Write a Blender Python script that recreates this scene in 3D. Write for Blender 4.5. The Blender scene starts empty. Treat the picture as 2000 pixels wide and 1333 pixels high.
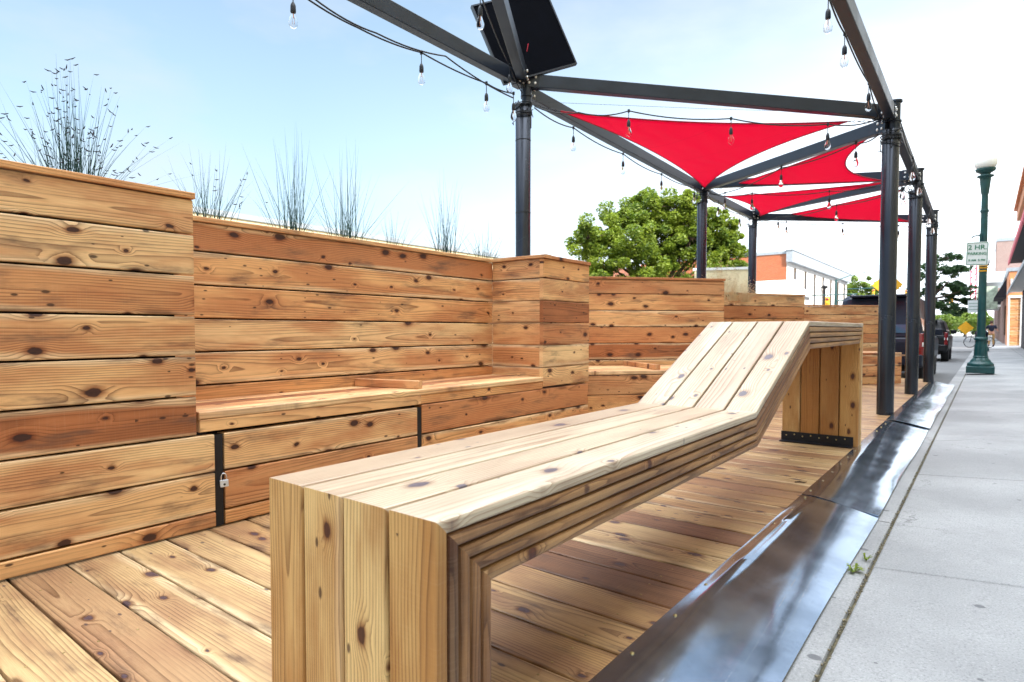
import bpy, math, random
from mathutils import Vector, Matrix
random.seed(7)
sc = bpy.context.scene
# ------------------------------------------------------------------ camera
FPX, CXP, CYP, HOR = 1190.0, 1000.0, 690.0, 648.0
YAW = math.atan2(926, FPX); PITCH = math.atan2(CYP - HOR, FPX); CAMH = 1.0
cam_d = bpy.data.cameras.new('camera'); cam = bpy.data.objects.new('camera', cam_d)
sc.collection.objects.link(cam); sc.camera = cam
cam_d.sensor_width = 36; cam_d.lens = FPX / 2000 * 36
cam_d.shift_y = (CYP - 666.5) / 2000
cam_d.dof.use_dof = True; cam_d.dof.focus_distance = 3.0; cam_d.dof.aperture_fstop = 5.0; cam_d.clip_start = 0.05; cam_d.clip_end = 2000
cam.location = (0, 0, CAMH)
cam.rotation_euler = (math.pi / 2 - PITCH, 0, YAW)
F0 = Vector((-math.sin(YAW), math.cos(YAW), 0)); RR = Vector((math.cos(YAW), math.sin(YAW), 0))
FW = F0 * math.cos(PITCH) - Vector((0, 0, 1)) * math.sin(PITCH)
UP = Vector((0, 0, 1)) * math.cos(PITCH) + F0 * math.sin(PITCH)
O = Vector((0, 0, CAMH))
def ray(u, v): return FW * FPX + RR * (u - CXP) + UP * (CYP - v)
def onx(u, v, x): d = ray(u, v); return O + d * (x / d.x)
def ony(u, v, y): d = ray(u, v); return O + d * (y / d.y)
def onz(u, v, z=0): d = ray(u, v); return O + d * ((z - CAMH) / d.z)
def atd(u, v, dep):
    d = ray(u, v); return O + d * (dep / (d.dot(F0)))
# ------------------------------------------------------------------ light
SUN_EL, SUN_AZ = math.radians(37), math.radians(120)     # azimuth clockwise from +Y
world = bpy.data.worlds.new('World'); sc.world = world; world.use_nodes = True
wn = world.node_tree; wn.nodes.clear()
def WN(t, **k):
    n = wn.nodes.new(t)
    for a, b in k.items(): setattr(n, a, b)
    return n
wl = wn.links.new
def wmath(op, a, b=None, c=None, clamp=False):
    n = WN('ShaderNodeMath', operation=op, use_clamp=clamp)
    for i, x in enumerate((a, b, c)):
        if x is None: continue
        if isinstance(x, (int, float)): n.inputs[i].default_value = x
        else: wl(x, n.inputs[i])
    return n.outputs[0]
sky = WN('ShaderNodeTexSky', sky_type='NISHITA', sun_disc=False, sun_elevation=SUN_EL, sun_rotation=SUN_AZ)
sky.air_density = 1.0; sky.dust_density = 0.6; sky.ozone_density = 1.0
tc = WN('ShaderNodeTexCoord'); sep = WN('ShaderNodeSeparateXYZ'); wl(tc.outputs['Generated'], sep.inputs[0])
dx, dy, dz = sep.outputs
hz = wmath('POWER', wmath('SUBTRACT', 1.0, wmath('ABSOLUTE', dz), clamp=True), 3.2)          # pale near the horizon
az = wmath('MULTIPLY_ADD', dx, 0.85, wmath('MULTIPLY', dy, 0.62))
azf = wmath('MULTIPLY', wmath('MULTIPLY_ADD', az, 1.1, 0.12, clamp=True), wmath('MULTIPLY_ADD', dz, -1.1, 1.15, clamp=True))                                     # bright veil up the street
zen = wmath('MULTIPLY_ADD', dz, 3.4, -2.0, clamp=True)                                        # bright cloud added overhead, out of view, for more light
mp = WN('ShaderNodeMapping'); mp.inputs['Scale'].default_value = (1.3, 1.3, 3.5); wl(tc.outputs['Generated'], mp.inputs[0])
cn = WN('ShaderNodeTexNoise'); cn.inputs['Scale'].default_value = 1.7; cn.inputs['Detail'].default_value = 6; cn.inputs['Roughness'].default_value = 0.55
wl(mp.outputs[0], cn.inputs['Vector'])
cl = wmath('MULTIPLY_ADD', cn.outputs[0], 4.5, -2.1, clamp=True)
fac = wmath('ADD', wmath('MULTIPLY_ADD', hz, 0.7, 0.24), wmath('MULTIPLY', azf, 0.52), clamp=True)
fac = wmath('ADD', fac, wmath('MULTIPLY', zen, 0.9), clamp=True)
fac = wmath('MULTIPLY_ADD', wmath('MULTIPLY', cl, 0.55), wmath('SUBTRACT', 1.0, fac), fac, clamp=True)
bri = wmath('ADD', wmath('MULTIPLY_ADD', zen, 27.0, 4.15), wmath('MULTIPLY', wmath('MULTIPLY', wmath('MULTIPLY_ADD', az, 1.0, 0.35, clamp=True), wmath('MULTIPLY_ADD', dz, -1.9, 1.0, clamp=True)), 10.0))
cc = WN('ShaderNodeCombineXYZ')
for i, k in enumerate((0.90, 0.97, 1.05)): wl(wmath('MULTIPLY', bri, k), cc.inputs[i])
mx = WN('ShaderNodeMix', data_type='RGBA'); wl(fac, mx.inputs[0])
skm = WN('ShaderNodeMix', data_type='RGBA', blend_type='MULTIPLY'); skm.inputs[0].default_value = 1; wl(sky.outputs[0], skm.inputs[6]); skm.inputs[7].default_value = (0.92, 1.18, 1.15, 1)
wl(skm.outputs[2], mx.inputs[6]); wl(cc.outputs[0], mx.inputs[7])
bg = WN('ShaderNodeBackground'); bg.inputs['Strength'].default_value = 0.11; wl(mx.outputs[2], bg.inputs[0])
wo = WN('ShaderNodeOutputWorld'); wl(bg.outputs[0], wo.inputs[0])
sun_d = bpy.data.lights.new('sun', 'SUN'); sun_d.energy = 4.0; sun_d.angle = math.radians(0.5); sun_d.color = (1, 0.94, 0.85)
sun = bpy.data.objects.new('sun', sun_d); sc.collection.objects.link(sun)
sv = Vector((math.sin(SUN_AZ) * math.cos(SUN_EL), math.cos(SUN_AZ) * math.cos(SUN_EL), math.sin(SUN_EL)))
sun.rotation_euler = sv.to_track_quat('Z', 'Y').to_euler(); sun.location = sv * 60
sc.view_settings.view_transform = 'Standard'; sc.view_settings.look = 'None'
sc.view_settings.exposure = 1.05; sc.view_settings.gamma = 1.0
# ------------------------------------------------------------------ materials
def nt(name):
    m = bpy.data.materials.new(name); m.use_nodes = True
    t = m.node_tree; return m, t, t.nodes['Principled BSDF']
class NB:
    def __init__(s, t): s.t = t
    def n(s, ty, **k):
        n = s.t.nodes.new(ty)
        for a, b in k.items(): setattr(n, a, b)
        return n
    def put(s, sock, x):
        if isinstance(x, (int, float)): sock.default_value = x
        elif isinstance(x, tuple): sock.default_value = x if len(x) == 3 or sock.type == 'RGBA' and len(x) == 4 else x
        else: s.t.links.new(x, sock)
    def m(s, op, a, b=None, c=None, clamp=False):
        n = s.n('ShaderNodeMath', operation=op, use_clamp=clamp)
        for i, x in enumerate((a, b, c)):
            if x is not None: s.put(n.inputs[i], x)
        return n.outputs[0]
    def xyz(s, v):
        n = s.n('ShaderNodeSeparateXYZ'); s.put(n.inputs[0], v); return n.outputs
    def cxyz(s, a, b, c):
        n = s.n('ShaderNodeCombineXYZ'); s.put(n.inputs[0], a); s.put(n.inputs[1], b); s.put(n.inputs[2], c); return n.outputs[0]
    def noise(s, v, scale=1, detail=3, rough=0.5, dist=0):
        n = s.n('ShaderNodeTexNoise'); s.put(n.inputs['Vector'], v); n.inputs['Scale'].default_value = scale
        n.inputs['Detail'].default_value = detail; n.inputs['Roughness'].default_value = rough; n.inputs['Distortion'].default_value = dist
        return n.outputs[0]
    def mix(s, f, a, b, mode='MIX'):
        n = s.n('ShaderNodeMix', data_type='RGBA', blend_type=mode); s.put(n.inputs[0], f)
        for sk, x in ((n.inputs[6], a), (n.inputs[7], b)):
            if isinstance(x, tuple): sk.default_value = tuple(x[:3]) + (1,)
            else: s.t.links.new(x, sk)
        return n.outputs[2]
    def sstep(s, x, lo, hi, a=0.0, b=1.0):
        n = s.n('ShaderNodeMapRange', interpolation_type='SMOOTHSTEP'); s.put(n.inputs[0], x)
        n.inputs[1].default_value = lo; n.inputs[2].default_value = hi; n.inputs[3].default_value = a; n.inputs[4].default_value = b
        return n.outputs[0]
    def bump(s, h, strength, dist=0.002):
        n = s.n('ShaderNodeBump'); n.inputs['Strength'].default_value = strength; n.inputs['Distance'].default_value = dist
        s.put(n.inputs['Height'], h); return n.outputs[0]

def wood(name, pale, mid, red, ring_dark=0.42, ringf=105., knots=0.5, stain=0.3, rough=0.55, sap=0.4, knotcol=(0.040, 0.012, 0.007), halo_k=.9, sapcol=(0.86, 0.68, 0.42), fibk=.42, kmin=.030):
    m, t, P = nt(name); B = NB(t)
    wd = B.n('ShaderNodeAttribute', attribute_name='wd').outputs['Vector']
    rn = B.n('ShaderNodeAttribute', attribute_name='rnd').outputs['Vector']
    x, y, z = B.xyz(wd); r1, r2, r3 = B.xyz(rn)
    xo = B.m('MULTIPLY_ADD', r1, 61.0, x)
    yo = B.m('MULTIPLY_ADD', r2, 23.0, y)
    lowp = B.cxyz(B.m('MULTIPLY', xo, 1.1), B.m('MULTIPLY', yo, 4.0), B.m('MULTIPLY', z, 4.0))
    n1 = B.m('SUBTRACT', B.noise(lowp, 1.0, 2), 0.5)
    n2 = B.m('SUBTRACT', B.noise(B.cxyz(B.m('MULTIPLY', xo, 0.55), r3, r2), 1.0, 1), 0.5)
    n3 = B.m('SUBTRACT', B.noise(B.cxyz(B.m('MULTIPLY', xo, 5.0), B.m('MULTIPLY', yo, 22.0), z), 1.0, 2), 0.5)
    # knots: cells of a 2D pattern on the face of the board
    vo = B.n('ShaderNodeTexVoronoi', voronoi_dimensions='2D', feature='F1')
    wob = B.m('MULTIPLY', n3, 0.10)
    B.put(vo.inputs['Vector'], B.cxyz(B.m('MULTIPLY_ADD', xo, 3.6, wob), B.m('MULTIPLY_ADD', yo, 6.2, wob), 0.0))
    vo.inputs['Scale'].default_value = 1.0
    D = B.m('ADD', vo.outputs['Distance'], B.m('MULTIPLY', B.m('SUBTRACT', B.noise(B.cxyz(B.m('MULTIPLY', xo, 30.), B.m('MULTIPLY', yo, 55.), 0.), 1.0, 2), .5), 0.055)); k1, k2, k3 = B.xyz(vo.outputs['Color'])
    has = B.m('LESS_THAN', k1, B.m('MULTIPLY', knots, B.m('MULTIPLY_ADD', B.m('FRACT', B.m('MULTIPLY', r3, 13.7)), 1.3, 0.3)))
    krad = B.m('MULTIPLY_ADD', B.m('POWER', k2, 1.6), 0.090, kmin)
    rel = B.m('DIVIDE', D, krad)
    core = B.m('MULTIPLY', B.sstep(rel, 0.85, 1.15, 1.0, 0.0), has)
    halo = B.m('MULTIPLY', B.sstep(rel, 0.8, 2.5, 1.0, 0.0), has)
    defl = B.m('MULTIPLY', B.sstep(rel, 0.0, 4.5, 1.0, 0.0), has)
    v2 = B.n('ShaderNodeTexVoronoi', voronoi_dimensions='2D', feature='F1'); B.put(v2.inputs['Vector'], B.cxyz(B.m('MULTIPLY', xo, 9.0), B.m('MULTIPLY', yo, 21.0), 0.0)); v2.inputs['Scale'].default_value = 1.0
    q1, q2, q3 = B.xyz(v2.outputs['Color']); pin = B.m('MULTIPLY', B.sstep(B.m('DIVIDE', v2.outputs['Distance'], B.m('MULTIPLY_ADD', q2, 0.10, 0.05)), 0.6, 1.3, 1.0, 0.0), B.m('LESS_THAN', q1, B.m('MULTIPLY', B.sstep(B.noise(B.cxyz(B.m('MULTIPLY', xo, 1.7), r2, r3), 1., 1), .5, .7), 0.30)))
    # growth rings of a slightly crooked log
    yy = B.m('ADD', B.m('ADD', y, B.m('MULTIPLY_ADD', r2, 0.22, -0.11)), B.m('MULTIPLY', n1, 0.05))
    zz = B.m('ADD', B.m('MULTIPLY_ADD', r3, 0.085, 0.008), B.m('ADD', z, B.m('MULTIPLY', n2, 0.09)))
    rr = B.m('SQRT', B.m('ADD', B.m('MULTIPLY', yy, yy), B.m('MULTIPLY', zz, zz)))
    rr = B.m('ADD', rr, B.m('MULTIPLY', defl, 0.022))
    rr = B.m('ADD', rr, B.m('MULTIPLY', n3, 0.0035))
    ph = B.m('FRACT', B.m('MULTIPLY', rr, ringf))
    late = B.m('POWER', ph, 3.2)
    late = B.m('MULTIPLY', late, B.sstep(ph, 0.93, 1.0, 1.0, 0.0))
    # strength of the rings varies over the board
    rs = B.sstep(B.noise(B.cxyz(B.m('MULTIPLY', xo, 0.9), B.m('MULTIPLY', yo, 9.0), r1), 1.0, 2), 0.32, 0.62, 0.30, 1.0)
    late = B.m('MULTIPLY', late, rs)
    fib = B.noise(B.cxyz(B.m('MULTIPLY', xo, 9.0), B.m('MULTIPLY', yo, 520.0), B.m('MULTIPLY', z, 520.0)), 1.0, 2, 0.6)
    saw = B.noise(B.cxyz(B.m('MULTIPLY', xo, 260.0), B.m('MULTIPLY', yo, 7.0), z), 1.0, 1, 0.5)
    # board tone
    tone = B.m('FRACT', B.m('MULTIPLY', r1, 7.31))
    tone2 = B.m('FRACT', B.m('MULTIPLY', r2, 5.77))
    col = B.mix(B.sstep(tone, 0.0, 1.0), pale, mid)
    col = B.mix(B.m('MULTIPLY', B.sstep(tone2, 0.45, 1.0), 0.9), col, red)
    col = B.mix(B.sstep(tone2, 0.90, 0.98, 0.0, 0.75), col, B.mix(1.0, col, (0.45, 0.36, 0.33), 'MULTIPLY'))
    cloudy = B.noise(B.cxyz(B.m('MULTIPLY', xo, 1.6), B.m('MULTIPLY', yo, 7.0), r3), 1.0, 4, 0.55)
    col = B.mix(B.sstep(cloudy, 0.38, 0.66, 0.0, 0.75), col, red)
    col = B.mix(B.m('MULTIPLY', B.sstep(B.m('ADD', B.m('ABSOLUTE', y), B.m('MULTIPLY', n1, 0.09)), 0.062, 0.088), B.m('MULTIPLY', B.m('GREATER_THAN', B.m('FRACT', B.m('MULTIPLY', r3, 9.1)), 0.45), sap)), col, sapcol)
    dark = B.mix(1.0, col, (ring_dark, ring_dark * 0.62, ring_dark * 0.45), 'MULTIPLY')
    col = B.mix(late, col, dark)
    col = B.mix(B.sstep(fib, 0.35, 0.75, 0.0, fibk), col, B.mix(1.0, col, (0.55, 0.45, 0.38), 'MULTIPLY'))
    col = B.mix(B.sstep(saw, 0.5, 0.8, 0.0, 0.05), col, (0.85, 0.62, 0.4))
    st = B.noise(B.cxyz(B.m('MULTIPLY', xo, 2.6), B.m('MULTIPLY', yo, 11.0), r2), 1.0, 5, 0.62)
    col = B.mix(B.sstep(st, 0.52, 0.78, 0.0, stain), col, (0.10, 0.055, 0.04))
    col = B.mix(B.m('MULTIPLY', B.m('POWER', halo, 1.6), halo_k), col, B.mix(1.0, col, (0.36, 0.19, 0.12), 'MULTIPLY'))
    eg = B.noise(B.cxyz(B.m('MULTIPLY', xo, 3.5), B.m('MULTIPLY', yo, 16.0), r1), 1.0, 3); ed_ = B.m('MULTIPLY', B.sstep(B.m('ABSOLUTE', B.m('MULTIPLY_ADD', n1, .05, y)), .066, .094), B.sstep(eg, .46, .66, 0.0, .75)); col = B.mix(ed_, col, B.mix(1.0, col, (0.30, 0.22, 0.19), 'MULTIPLY'))
    kn = B.noise(B.cxyz(B.m('MULTIPLY', xo, 60.), B.m('MULTIPLY', yo, 60.), z), 1.0, 2)
    col = B.mix(B.m('MULTIPLY', core, 0.93), col, B.mix(kn, knotcol, tuple(c * 3.2 for c in knotcol)))
    col = B.mix(B.m('MULTIPLY', pin, 0.85), col, tuple(c * 1.6 for c in knotcol))
    B.put(P.inputs['Base Color'], col)
    rg = B.m('MULTIPLY_ADD', fib, 0.22, rough - 0.1)
    B.put(P.inputs['Roughness'], rg)
    P.inputs['Specular IOR Level'].default_value = 0.45
    h = B.m('ADD', B.m('MULTIPLY', late, 0.5), B.m('MULTIPLY', fib, 0.9))
    h = B.m('SUBTRACT', h, B.m('MULTIPLY', core, 1.2))
    B.put(P.inputs['Normal'], B.bump(h, 0.35, 0.0015))
    return m
M = {}
M['wall'] = wood('cedar_wall', (0.90, 0.63, 0.33), (0.82, 0.44, 0.18), (0.52, 0.19, 0.07), ring_dark=0.22, knots=0.60, stain=0.85, ringf=88, sap=0.7, halo_k=.9, sapcol=(.90, .68, .42), knotcol=(0.016, 0.005, 0.004), kmin=.034)
M['lounge_top'] = wood('cedar_lounge_top', (0.62, 0.54, 0.41), (0.56, 0.45, 0.31), (0.43, 0.31, 0.21), ring_dark=0.50, knots=0.55, stain=0.30, rough=0.36, ringf=80, knotcol=(0.045, 0.036, 0.046), halo_k=.6, sapcol=(.66,.60,.49), fibk=.35, kmin=.034)  # paler, greyer cedar: sky sheen on the upper faces put into the colour
M['lounge_leg'] = wood('cedar_lounge_leg', (0.80, 0.59, 0.27), (0.56, 0.30, 0.085), (0.40, 0.17, 0.04), ring_dark=0.24, knots=0.36, stain=0.10, ringf=105, knotcol=(0.028, 0.009, 0.006))
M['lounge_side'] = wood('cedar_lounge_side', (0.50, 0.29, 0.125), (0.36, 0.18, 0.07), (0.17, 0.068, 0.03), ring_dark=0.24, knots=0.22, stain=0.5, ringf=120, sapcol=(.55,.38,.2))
M['deck'] = wood('cedar_deck', (0.62, 0.44, 0.22), (0.50, 0.31, 0.14), (0.33, 0.175, 0.095), ring_dark=0.24, knots=0.55, stain=1.0, rough=0.40, sap=0.6, ringf=85, knotcol=(0.03, 0.02, 0.027), kmin=.034)
def simple(name, col, rough=0.6, metal=0.0, var=0.25, scale=6, bump=0.15, spec=0.5, coat=0, detail=4):
    m, t, P = nt(name); B = NB(t)
    tcn = B.n('ShaderNodeTexCoord').outputs['Object']
    n = B.noise(tcn, scale, detail, 0.6)
    dk = tuple(c * (1 - var) for c in col); lt = tuple(min(1, c * (1 + var)) for c in col)
    B.put(P.inputs['Base Color'], B.mix(B.sstep(n, 0.25, 0.75), dk, lt))
    B.put(P.inputs['Roughness'], B.m('MULTIPLY_ADD', n, 0.25, max(0.02, rough - 0.12)))
    P.inputs['Metallic'].default_value = metal; P.inputs['Specular IOR Level'].default_value = spec
    P.inputs['Coat Weight'].default_value = coat
    if bump: B.put(P.inputs['Normal'], B.bump(B.noise(tcn, scale * 12, 3, 0.6), bump, 0.002))
    return m
M['gap'] = simple('dark_gap', (0.012, 0.010, 0.010), 0.9)
M['steel'] = simple('dark_steel', (0.035, 0.040, 0.052), 0.24, 0.6, 0.10, 3, 0)
M['beam'] = simple('beam_steel', (0.028, 0.036, 0.052), 0.32, 0.4, 0.12, 4, 0.03)
M['bracket'] = simple('black_bracket', (0.012, 0.012, 0.016), 0.5, 0.3)
M['screw'] = simple('brass_screw', (0.42, 0.33, 0.16), 0.35, 1.0, bump=0)
M['bolt'] = simple('zinc_bolt', (0.75, 0.74, 0.72), 0.35, 0.6, bump=0)
M['cord'] = simple('black_cord', (0.012, 0.014, 0.02), 0.5, bump=0)
M['panelback'] = simple('panel_back', (0.003, 0.0035, 0.006), 0.95, bump=0.0, spec=0.05)
M['alu'] = simple('aluminium', (0.5, 0.53, 0.56), 0.35, 0.9, bump=0)
M['soil'] = simple('planter_soil', (0.06, 0.04, 0.028), 0.95, var=0.5, scale=18, bump=1)
M['greenpost'] = simple('green_paint', (0.008, 0.060, 0.062), 0.42, 0.0, 0.2, 8, 0.1)
M['white'] = simple('white_paint', (0.78, 0.78, 0.76), 0.6, bump=0.05, var=0.06)
M['cream'] = simple('cream_render', (0.78, 0.66, 0.42), 0.8, var=0.08)
M['roofgrey'] = simple('grey_roof_metal', (0.34, 0.38, 0.42), 0.5, var=0.1)
M['black'] = simple('black_canvas', (0.015, 0.015, 0.022), 0.8, var=0.2)
M['tire'] = simple('tyre_rubber', (0.018, 0.018, 0.02), 0.8)
M['glassdark'] = simple('tinted_glass', (0.04, 0.09, 0.15), 0.06, 0.0, 0.1, bump=0, coat=1)
M['carblue'] = simple('dark_blue_paint', (0.008, 0.012, 0.028), 0.45, 0.0, 0.1, bump=0, coat=.15, spec=.3)
M['carblack'] = simple('black_paint', (0.008, 0.008, 0.010), 0.5, 0.0, 0.1, bump=0, coat=.1, spec=.3)
M['carwhite'] = simple('white_car_paint', (0.75, 0.76, 0.78), 0.25, 0, 0.05, bump=0, coat=1)
M['redlens'] = simple('red_lens', (0.20, 0.004, 0.008), 0.15, 0, 0.1, bump=0, coat=1)
M['chrome'] = simple('chrome', (0.7, 0.7, 0.72), 0.15, 1.0, bump=0)
M['yellow'] = simple('yellow_paint', (0.80, 0.40, 0.02), 0.5, bump=0, var=0.1)
M['pink'] = simple('pink_red_trim', (0.60, 0.06, 0.10), 0.6, bump=0, var=0.1)
M['orangetrim'] = simple('terracotta_trim', (0.62, 0.24, 0.10), 0.7, var=0.12)
M['signgreen'] = simple('sign_green', (0.01, 0.18, 0.09), 0.5, bump=0, var=0.05)
M['signwhite'] = simple('sign_white', (0.72, 0.75, 0.74), 0.4, bump=0, var=0.05)
M['skin'] = simple('skin', (0.50, 0.24, 0.16), 0.5, bump=0, var=0.08)
M['shirt'] = simple('navy_shirt', (0.010, 0.012, 0.03), 0.9)
M['khaki'] = simple('khaki_cloth', (0.33, 0.19, 0.07), 0.9)
M['hair'] = simple('brown_hair', (0.06, 0.03, 0.02), 0.8)
M['bluetrim'] = simple('blue_sign', (0.03, 0.16, 0.5), 0.5, bump=0)
M['padlock'] = simple('padlock_steel', (0.62, 0.66, 0.74), 0.35, 0.4, var=0.1, bump=0)
M['redwire'] = simple('red_wire', (0.5, 0.01, 0.04), 0.5, bump=0)
M['bark'] = simple('bark', (0.09, 0.06, 0.04), 0.9, var=0.4, scale=10, bump=0.8)
M['stem'] = simple('dry_stem', (0.055, 0.075, 0.05), 0.7, var=0.3, bump=0)
def veg(name, a, b, trans=0.35, scale=1.2):
    m, t, P = nt(name); B = NB(t)
    g = B.n('ShaderNodeNewGeometry'); r = g.outputs['Random Per Island']
    n = B.noise(g.outputs['Position'], scale, 3)
    f = B.m('MULTIPLY_ADD', r, 0.6, B.m('MULTIPLY_ADD', n, 1.2, -0.4), clamp=True)
    c = B.mix(f, a, b)
    B.put(P.inputs['Base Color'], c); P.inputs['Roughness'].default_value = 0.5
    tr = B.n('ShaderNodeBsdfTranslucent'); B.put(tr.inputs[0], c)
    ms = B.n('ShaderNodeMixShader'); ms.inputs[0].default_value = trans
    t.links.new(P.outputs[0], ms.inputs[1]); t.links.new(tr.outputs[0], ms.inputs[2])
    t.links.new(ms.outputs[0], t.nodes['Material Output'].inputs[0]); return m
M['leaf'] = veg('tree_leaf', (0.035, 0.095, 0.012), (0.33, 0.41, 0.035), 0.45)
M['leaf2'] = veg('pale_leaf', (0.06, 0.13, 0.02), (0.26, 0.34, 0.05))
M['leaf3'] = veg('dark_leaf', (0.015, 0.055, 0.020), (0.09, 0.17, 0.05), 0.35)
M['blade'] = veg('grass_blade', (0.025, 0.075, 0.080), (0.08, 0.15, 0.12), 0.3)
M['drygrass'] = veg('dry_grass', (0.60, 0.48, 0.28), (0.80, 0.68, 0.44), 0.4)
M['seed'] = simple('seed_head', (0.035, 0.030, 0.045), 0.8, bump=0)
# sail
m, t, P = nt('red_sail_cloth'); B = NB(t)
tcn = B.n('ShaderNodeTexCoord').outputs['Object']
w = B.noise(tcn, 240, 2); cl_ = B.noise(tcn, 1.5, 3)
c = B.mix(w, (0.62, 0.001, 0.075), (0.72, 0.002, 0.10)); c = B.mix(B.sstep(cl_, 0.3, 0.8, 0, 0.25), c, (0.58, 0.002, 0.05))
sm_ = B.m('LESS_THAN', B.m('FRACT', B.m('MULTIPLY', B.m('ADD', B.xyz(tcn)[1], B.m('MULTIPLY', B.xyz(tcn)[0], .5)), 1.1)), 0.012); c = B.mix(B.m('MULTIPLY', sm_, .6), c, (0.25, 0.001, 0.02)); wr = B.n('ShaderNodeTexWave'); B.put(wr.inputs['Vector'], tcn); wr.inputs['Scale'].default_value = .8; wr.inputs['Distortion'].default_value = 6; wr.inputs['Detail'].default_value = 2
B.put(P.inputs['Base Color'], c); B.put(P.inputs['Normal'], B.bump(B.m('ADD', wr.outputs[1], B.m('MULTIPLY', w, .15)), .5, .02)); P.inputs['Roughness'].default_value = 0.8
tr = B.n('ShaderNodeBsdfTranslucent'); B.put(tr.inputs[0], (0.84, 0.0, 0.15, 1)); ms = B.n('ShaderNodeMixShader'); ms.inputs[0].default_value = 0.55
B.put(tr.inputs[1], B.bump(wr.outputs[1], .6, .03))
t.links.new(P.outputs[0], ms.inputs[1]); t.links.new(tr.outputs[0], ms.inputs[2]); t.links.new(ms.outputs[0], t.nodes['Material Output'].inputs[0])
M['sail'] = m
M['sailhem'] = simple('sail_hem', (0.36, 0.003, 0.02), 0.8, bump=0.05)
# glass bulb
m, t, P = nt('bulb_glass'); P.inputs['Base Color'].default_value = (1, 0.97, 0.95, 1); P.inputs['Roughness'].default_value = 0.02
P.inputs['Transmission Weight'].default_value = 1; P.inputs['IOR'].default_value = 1.12; M['bulb'] = m
M['filament'] = simple('filament', (0.6, 0.3, 0.2), 0.4, 0.5, bump=0)
M['globe'] = simple('milk_glass', (0.95, 0.95, 0.92), 0.25, 0, 0.03, bump=0)
# plate steel: brushed, scratched, cloudy
m, t, P = nt('plate_steel'); B = NB(t)
tcn = B.n('ShaderNodeTexCoord').outputs['Object']; px_, py_, pz_ = B.xyz(tcn)
n1 = B.noise(tcn, 3.0, 5, 0.6); n2 = B.noise(B.cxyz(B.m('MULTIPLY', px_, 6), B.m('MULTIPLY', py_, 90), 0.), 1, 3); n3 = B.noise(tcn, 60, 3, 0.7)
vs = B.n('ShaderNodeTexVoronoi', feature='DISTANCE_TO_EDGE'); B.put(vs.inputs['Vector'], B.cxyz(B.m('MULTIPLY_ADD', n1, 1.1, B.m('MULTIPLY', px_, 3.)), B.m('MULTIPLY_ADD', n1, 1.2, B.m('MULTIPLY', py_, 0.9)), 0.)); vs.inputs['Scale'].default_value = 2.2
scr = B.m('MULTIPLY', B.m('LESS_THAN', B.m('ABSOLUTE', B.m('ADD', px_, 0.105)), 0.0013), B.sstep(n3, .42, .55))
w2 = B.noise(B.cxyz(B.m('MULTIPLY_ADD', py_, 9., B.m('MULTIPLY', px_, 210.)), B.m('MULTIPLY', py_, .5), 3.), 1, 1, .5); scr = B.m('MAXIMUM', scr, B.m('MULTIPLY', B.sstep(w2, .66, .70, 0., .5), B.sstep(n3, .4, .6)))
c = B.mix(B.sstep(n1, 0.3, 0.7), (0.36, 0.43, 0.53), (0.58, 0.67, 0.80)); c = B.mix(B.sstep(n3, 0.55, 0.8, 0, 0.35), c, (0.30, 0.32, 0.36)); c = B.mix(scr, c, (0.75, 0.76, 0.78))
B.put(P.inputs['Base Color'], c); P.inputs['Metallic'].default_value = 0.95
B.put(P.inputs['Roughness'], B.m('ADD', B.m('MULTIPLY_ADD', n1, 0.10, 0.03), B.m('MULTIPLY_ADD', scr, .22, B.m('MULTIPLY', n3, 0.08))))
P.inputs['Anisotropic'].default_value = 0.5
hh = B.m('ADD', B.m('MULTIPLY', B.noise(B.cxyz(B.m('MULTIPLY', px_, 3.), B.m('MULTIPLY', py_, .8), 0.), 1.6, 2), 1.0), B.m('MULTIPLY', n2, 0.012))
B.put(P.inputs['Normal'], B.bump(hh, 0.12, 0.03)); M['plate'] = m
# concrete
m, t, P = nt('sidewalk_concrete'); B = NB(t)
tcn = B.n('ShaderNodeTexCoord').outputs['Object']
n1 = B.noise(tcn, 0.9, 4); n2 = B.noise(tcn, 130, 4, 0.75); n3 = B.noise(tcn, 14, 5, 0.6)
c = B.mix(B.sstep(n1, 0.3, 0.7), (0.22, 0.222, 0.226), (0.33, 0.332, 0.335)); c = B.mix(B.sstep(n3, 0.4, 0.75, 0, 0.22), c, (0.20, 0.20, 0.20))
c = B.mix(B.sstep(n2, 0.50, 0.68, 0, 0.75), c, (0.13, 0.13, 0.14)); c = B.mix(B.sstep(n2, 0.25, 0.45, 0.5, 0), c, (0.55, 0.55, 0.54))
vs = B.n('ShaderNodeTexVoronoi', voronoi_dimensions='2D'); B.put(vs.inputs['Vector'], B.cxyz(B.xyz(tcn)[0], B.m('MULTIPLY', B.xyz(tcn)[1], 1.1), 0.)); vs.inputs['Scale'].default_value = 2.1
v1, v2, v3 = B.xyz(vs.outputs['Color'])
spot = B.m('MULTIPLY', B.sstep(B.m('DIVIDE', B.m('ADD', vs.outputs['Distance'], B.m('MULTIPLY_ADD', n3, 0.04, -0.02)), B.m('MULTIPLY_ADD', v2, 0.035, 0.012)), 0.8, 1.15, 1, 0), B.m('LESS_THAN', v1, 0.5))
c = B.mix(B.m('MULTIPLY', spot, 0.75), c, (0.07, 0.07, 0.08)); ck = B.n('ShaderNodeTexVoronoi', feature='DISTANCE_TO_EDGE'); B.put(ck.inputs['Vector'], B.cxyz(B.m('MULTIPLY_ADD', n3, .35, B.xyz(tcn)[0]), B.m('MULTIPLY_ADD', n3, .3, B.xyz(tcn)[1]), 0.)); ck.inputs['Scale'].default_value = .42; c = B.mix(B.m('MULTIPLY', B.m('LESS_THAN', ck.outputs[0], .0028), B.m('MULTIPLY', B.sstep(n1, .5, .6), .6)), c, (0.08, 0.08, 0.08))
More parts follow.
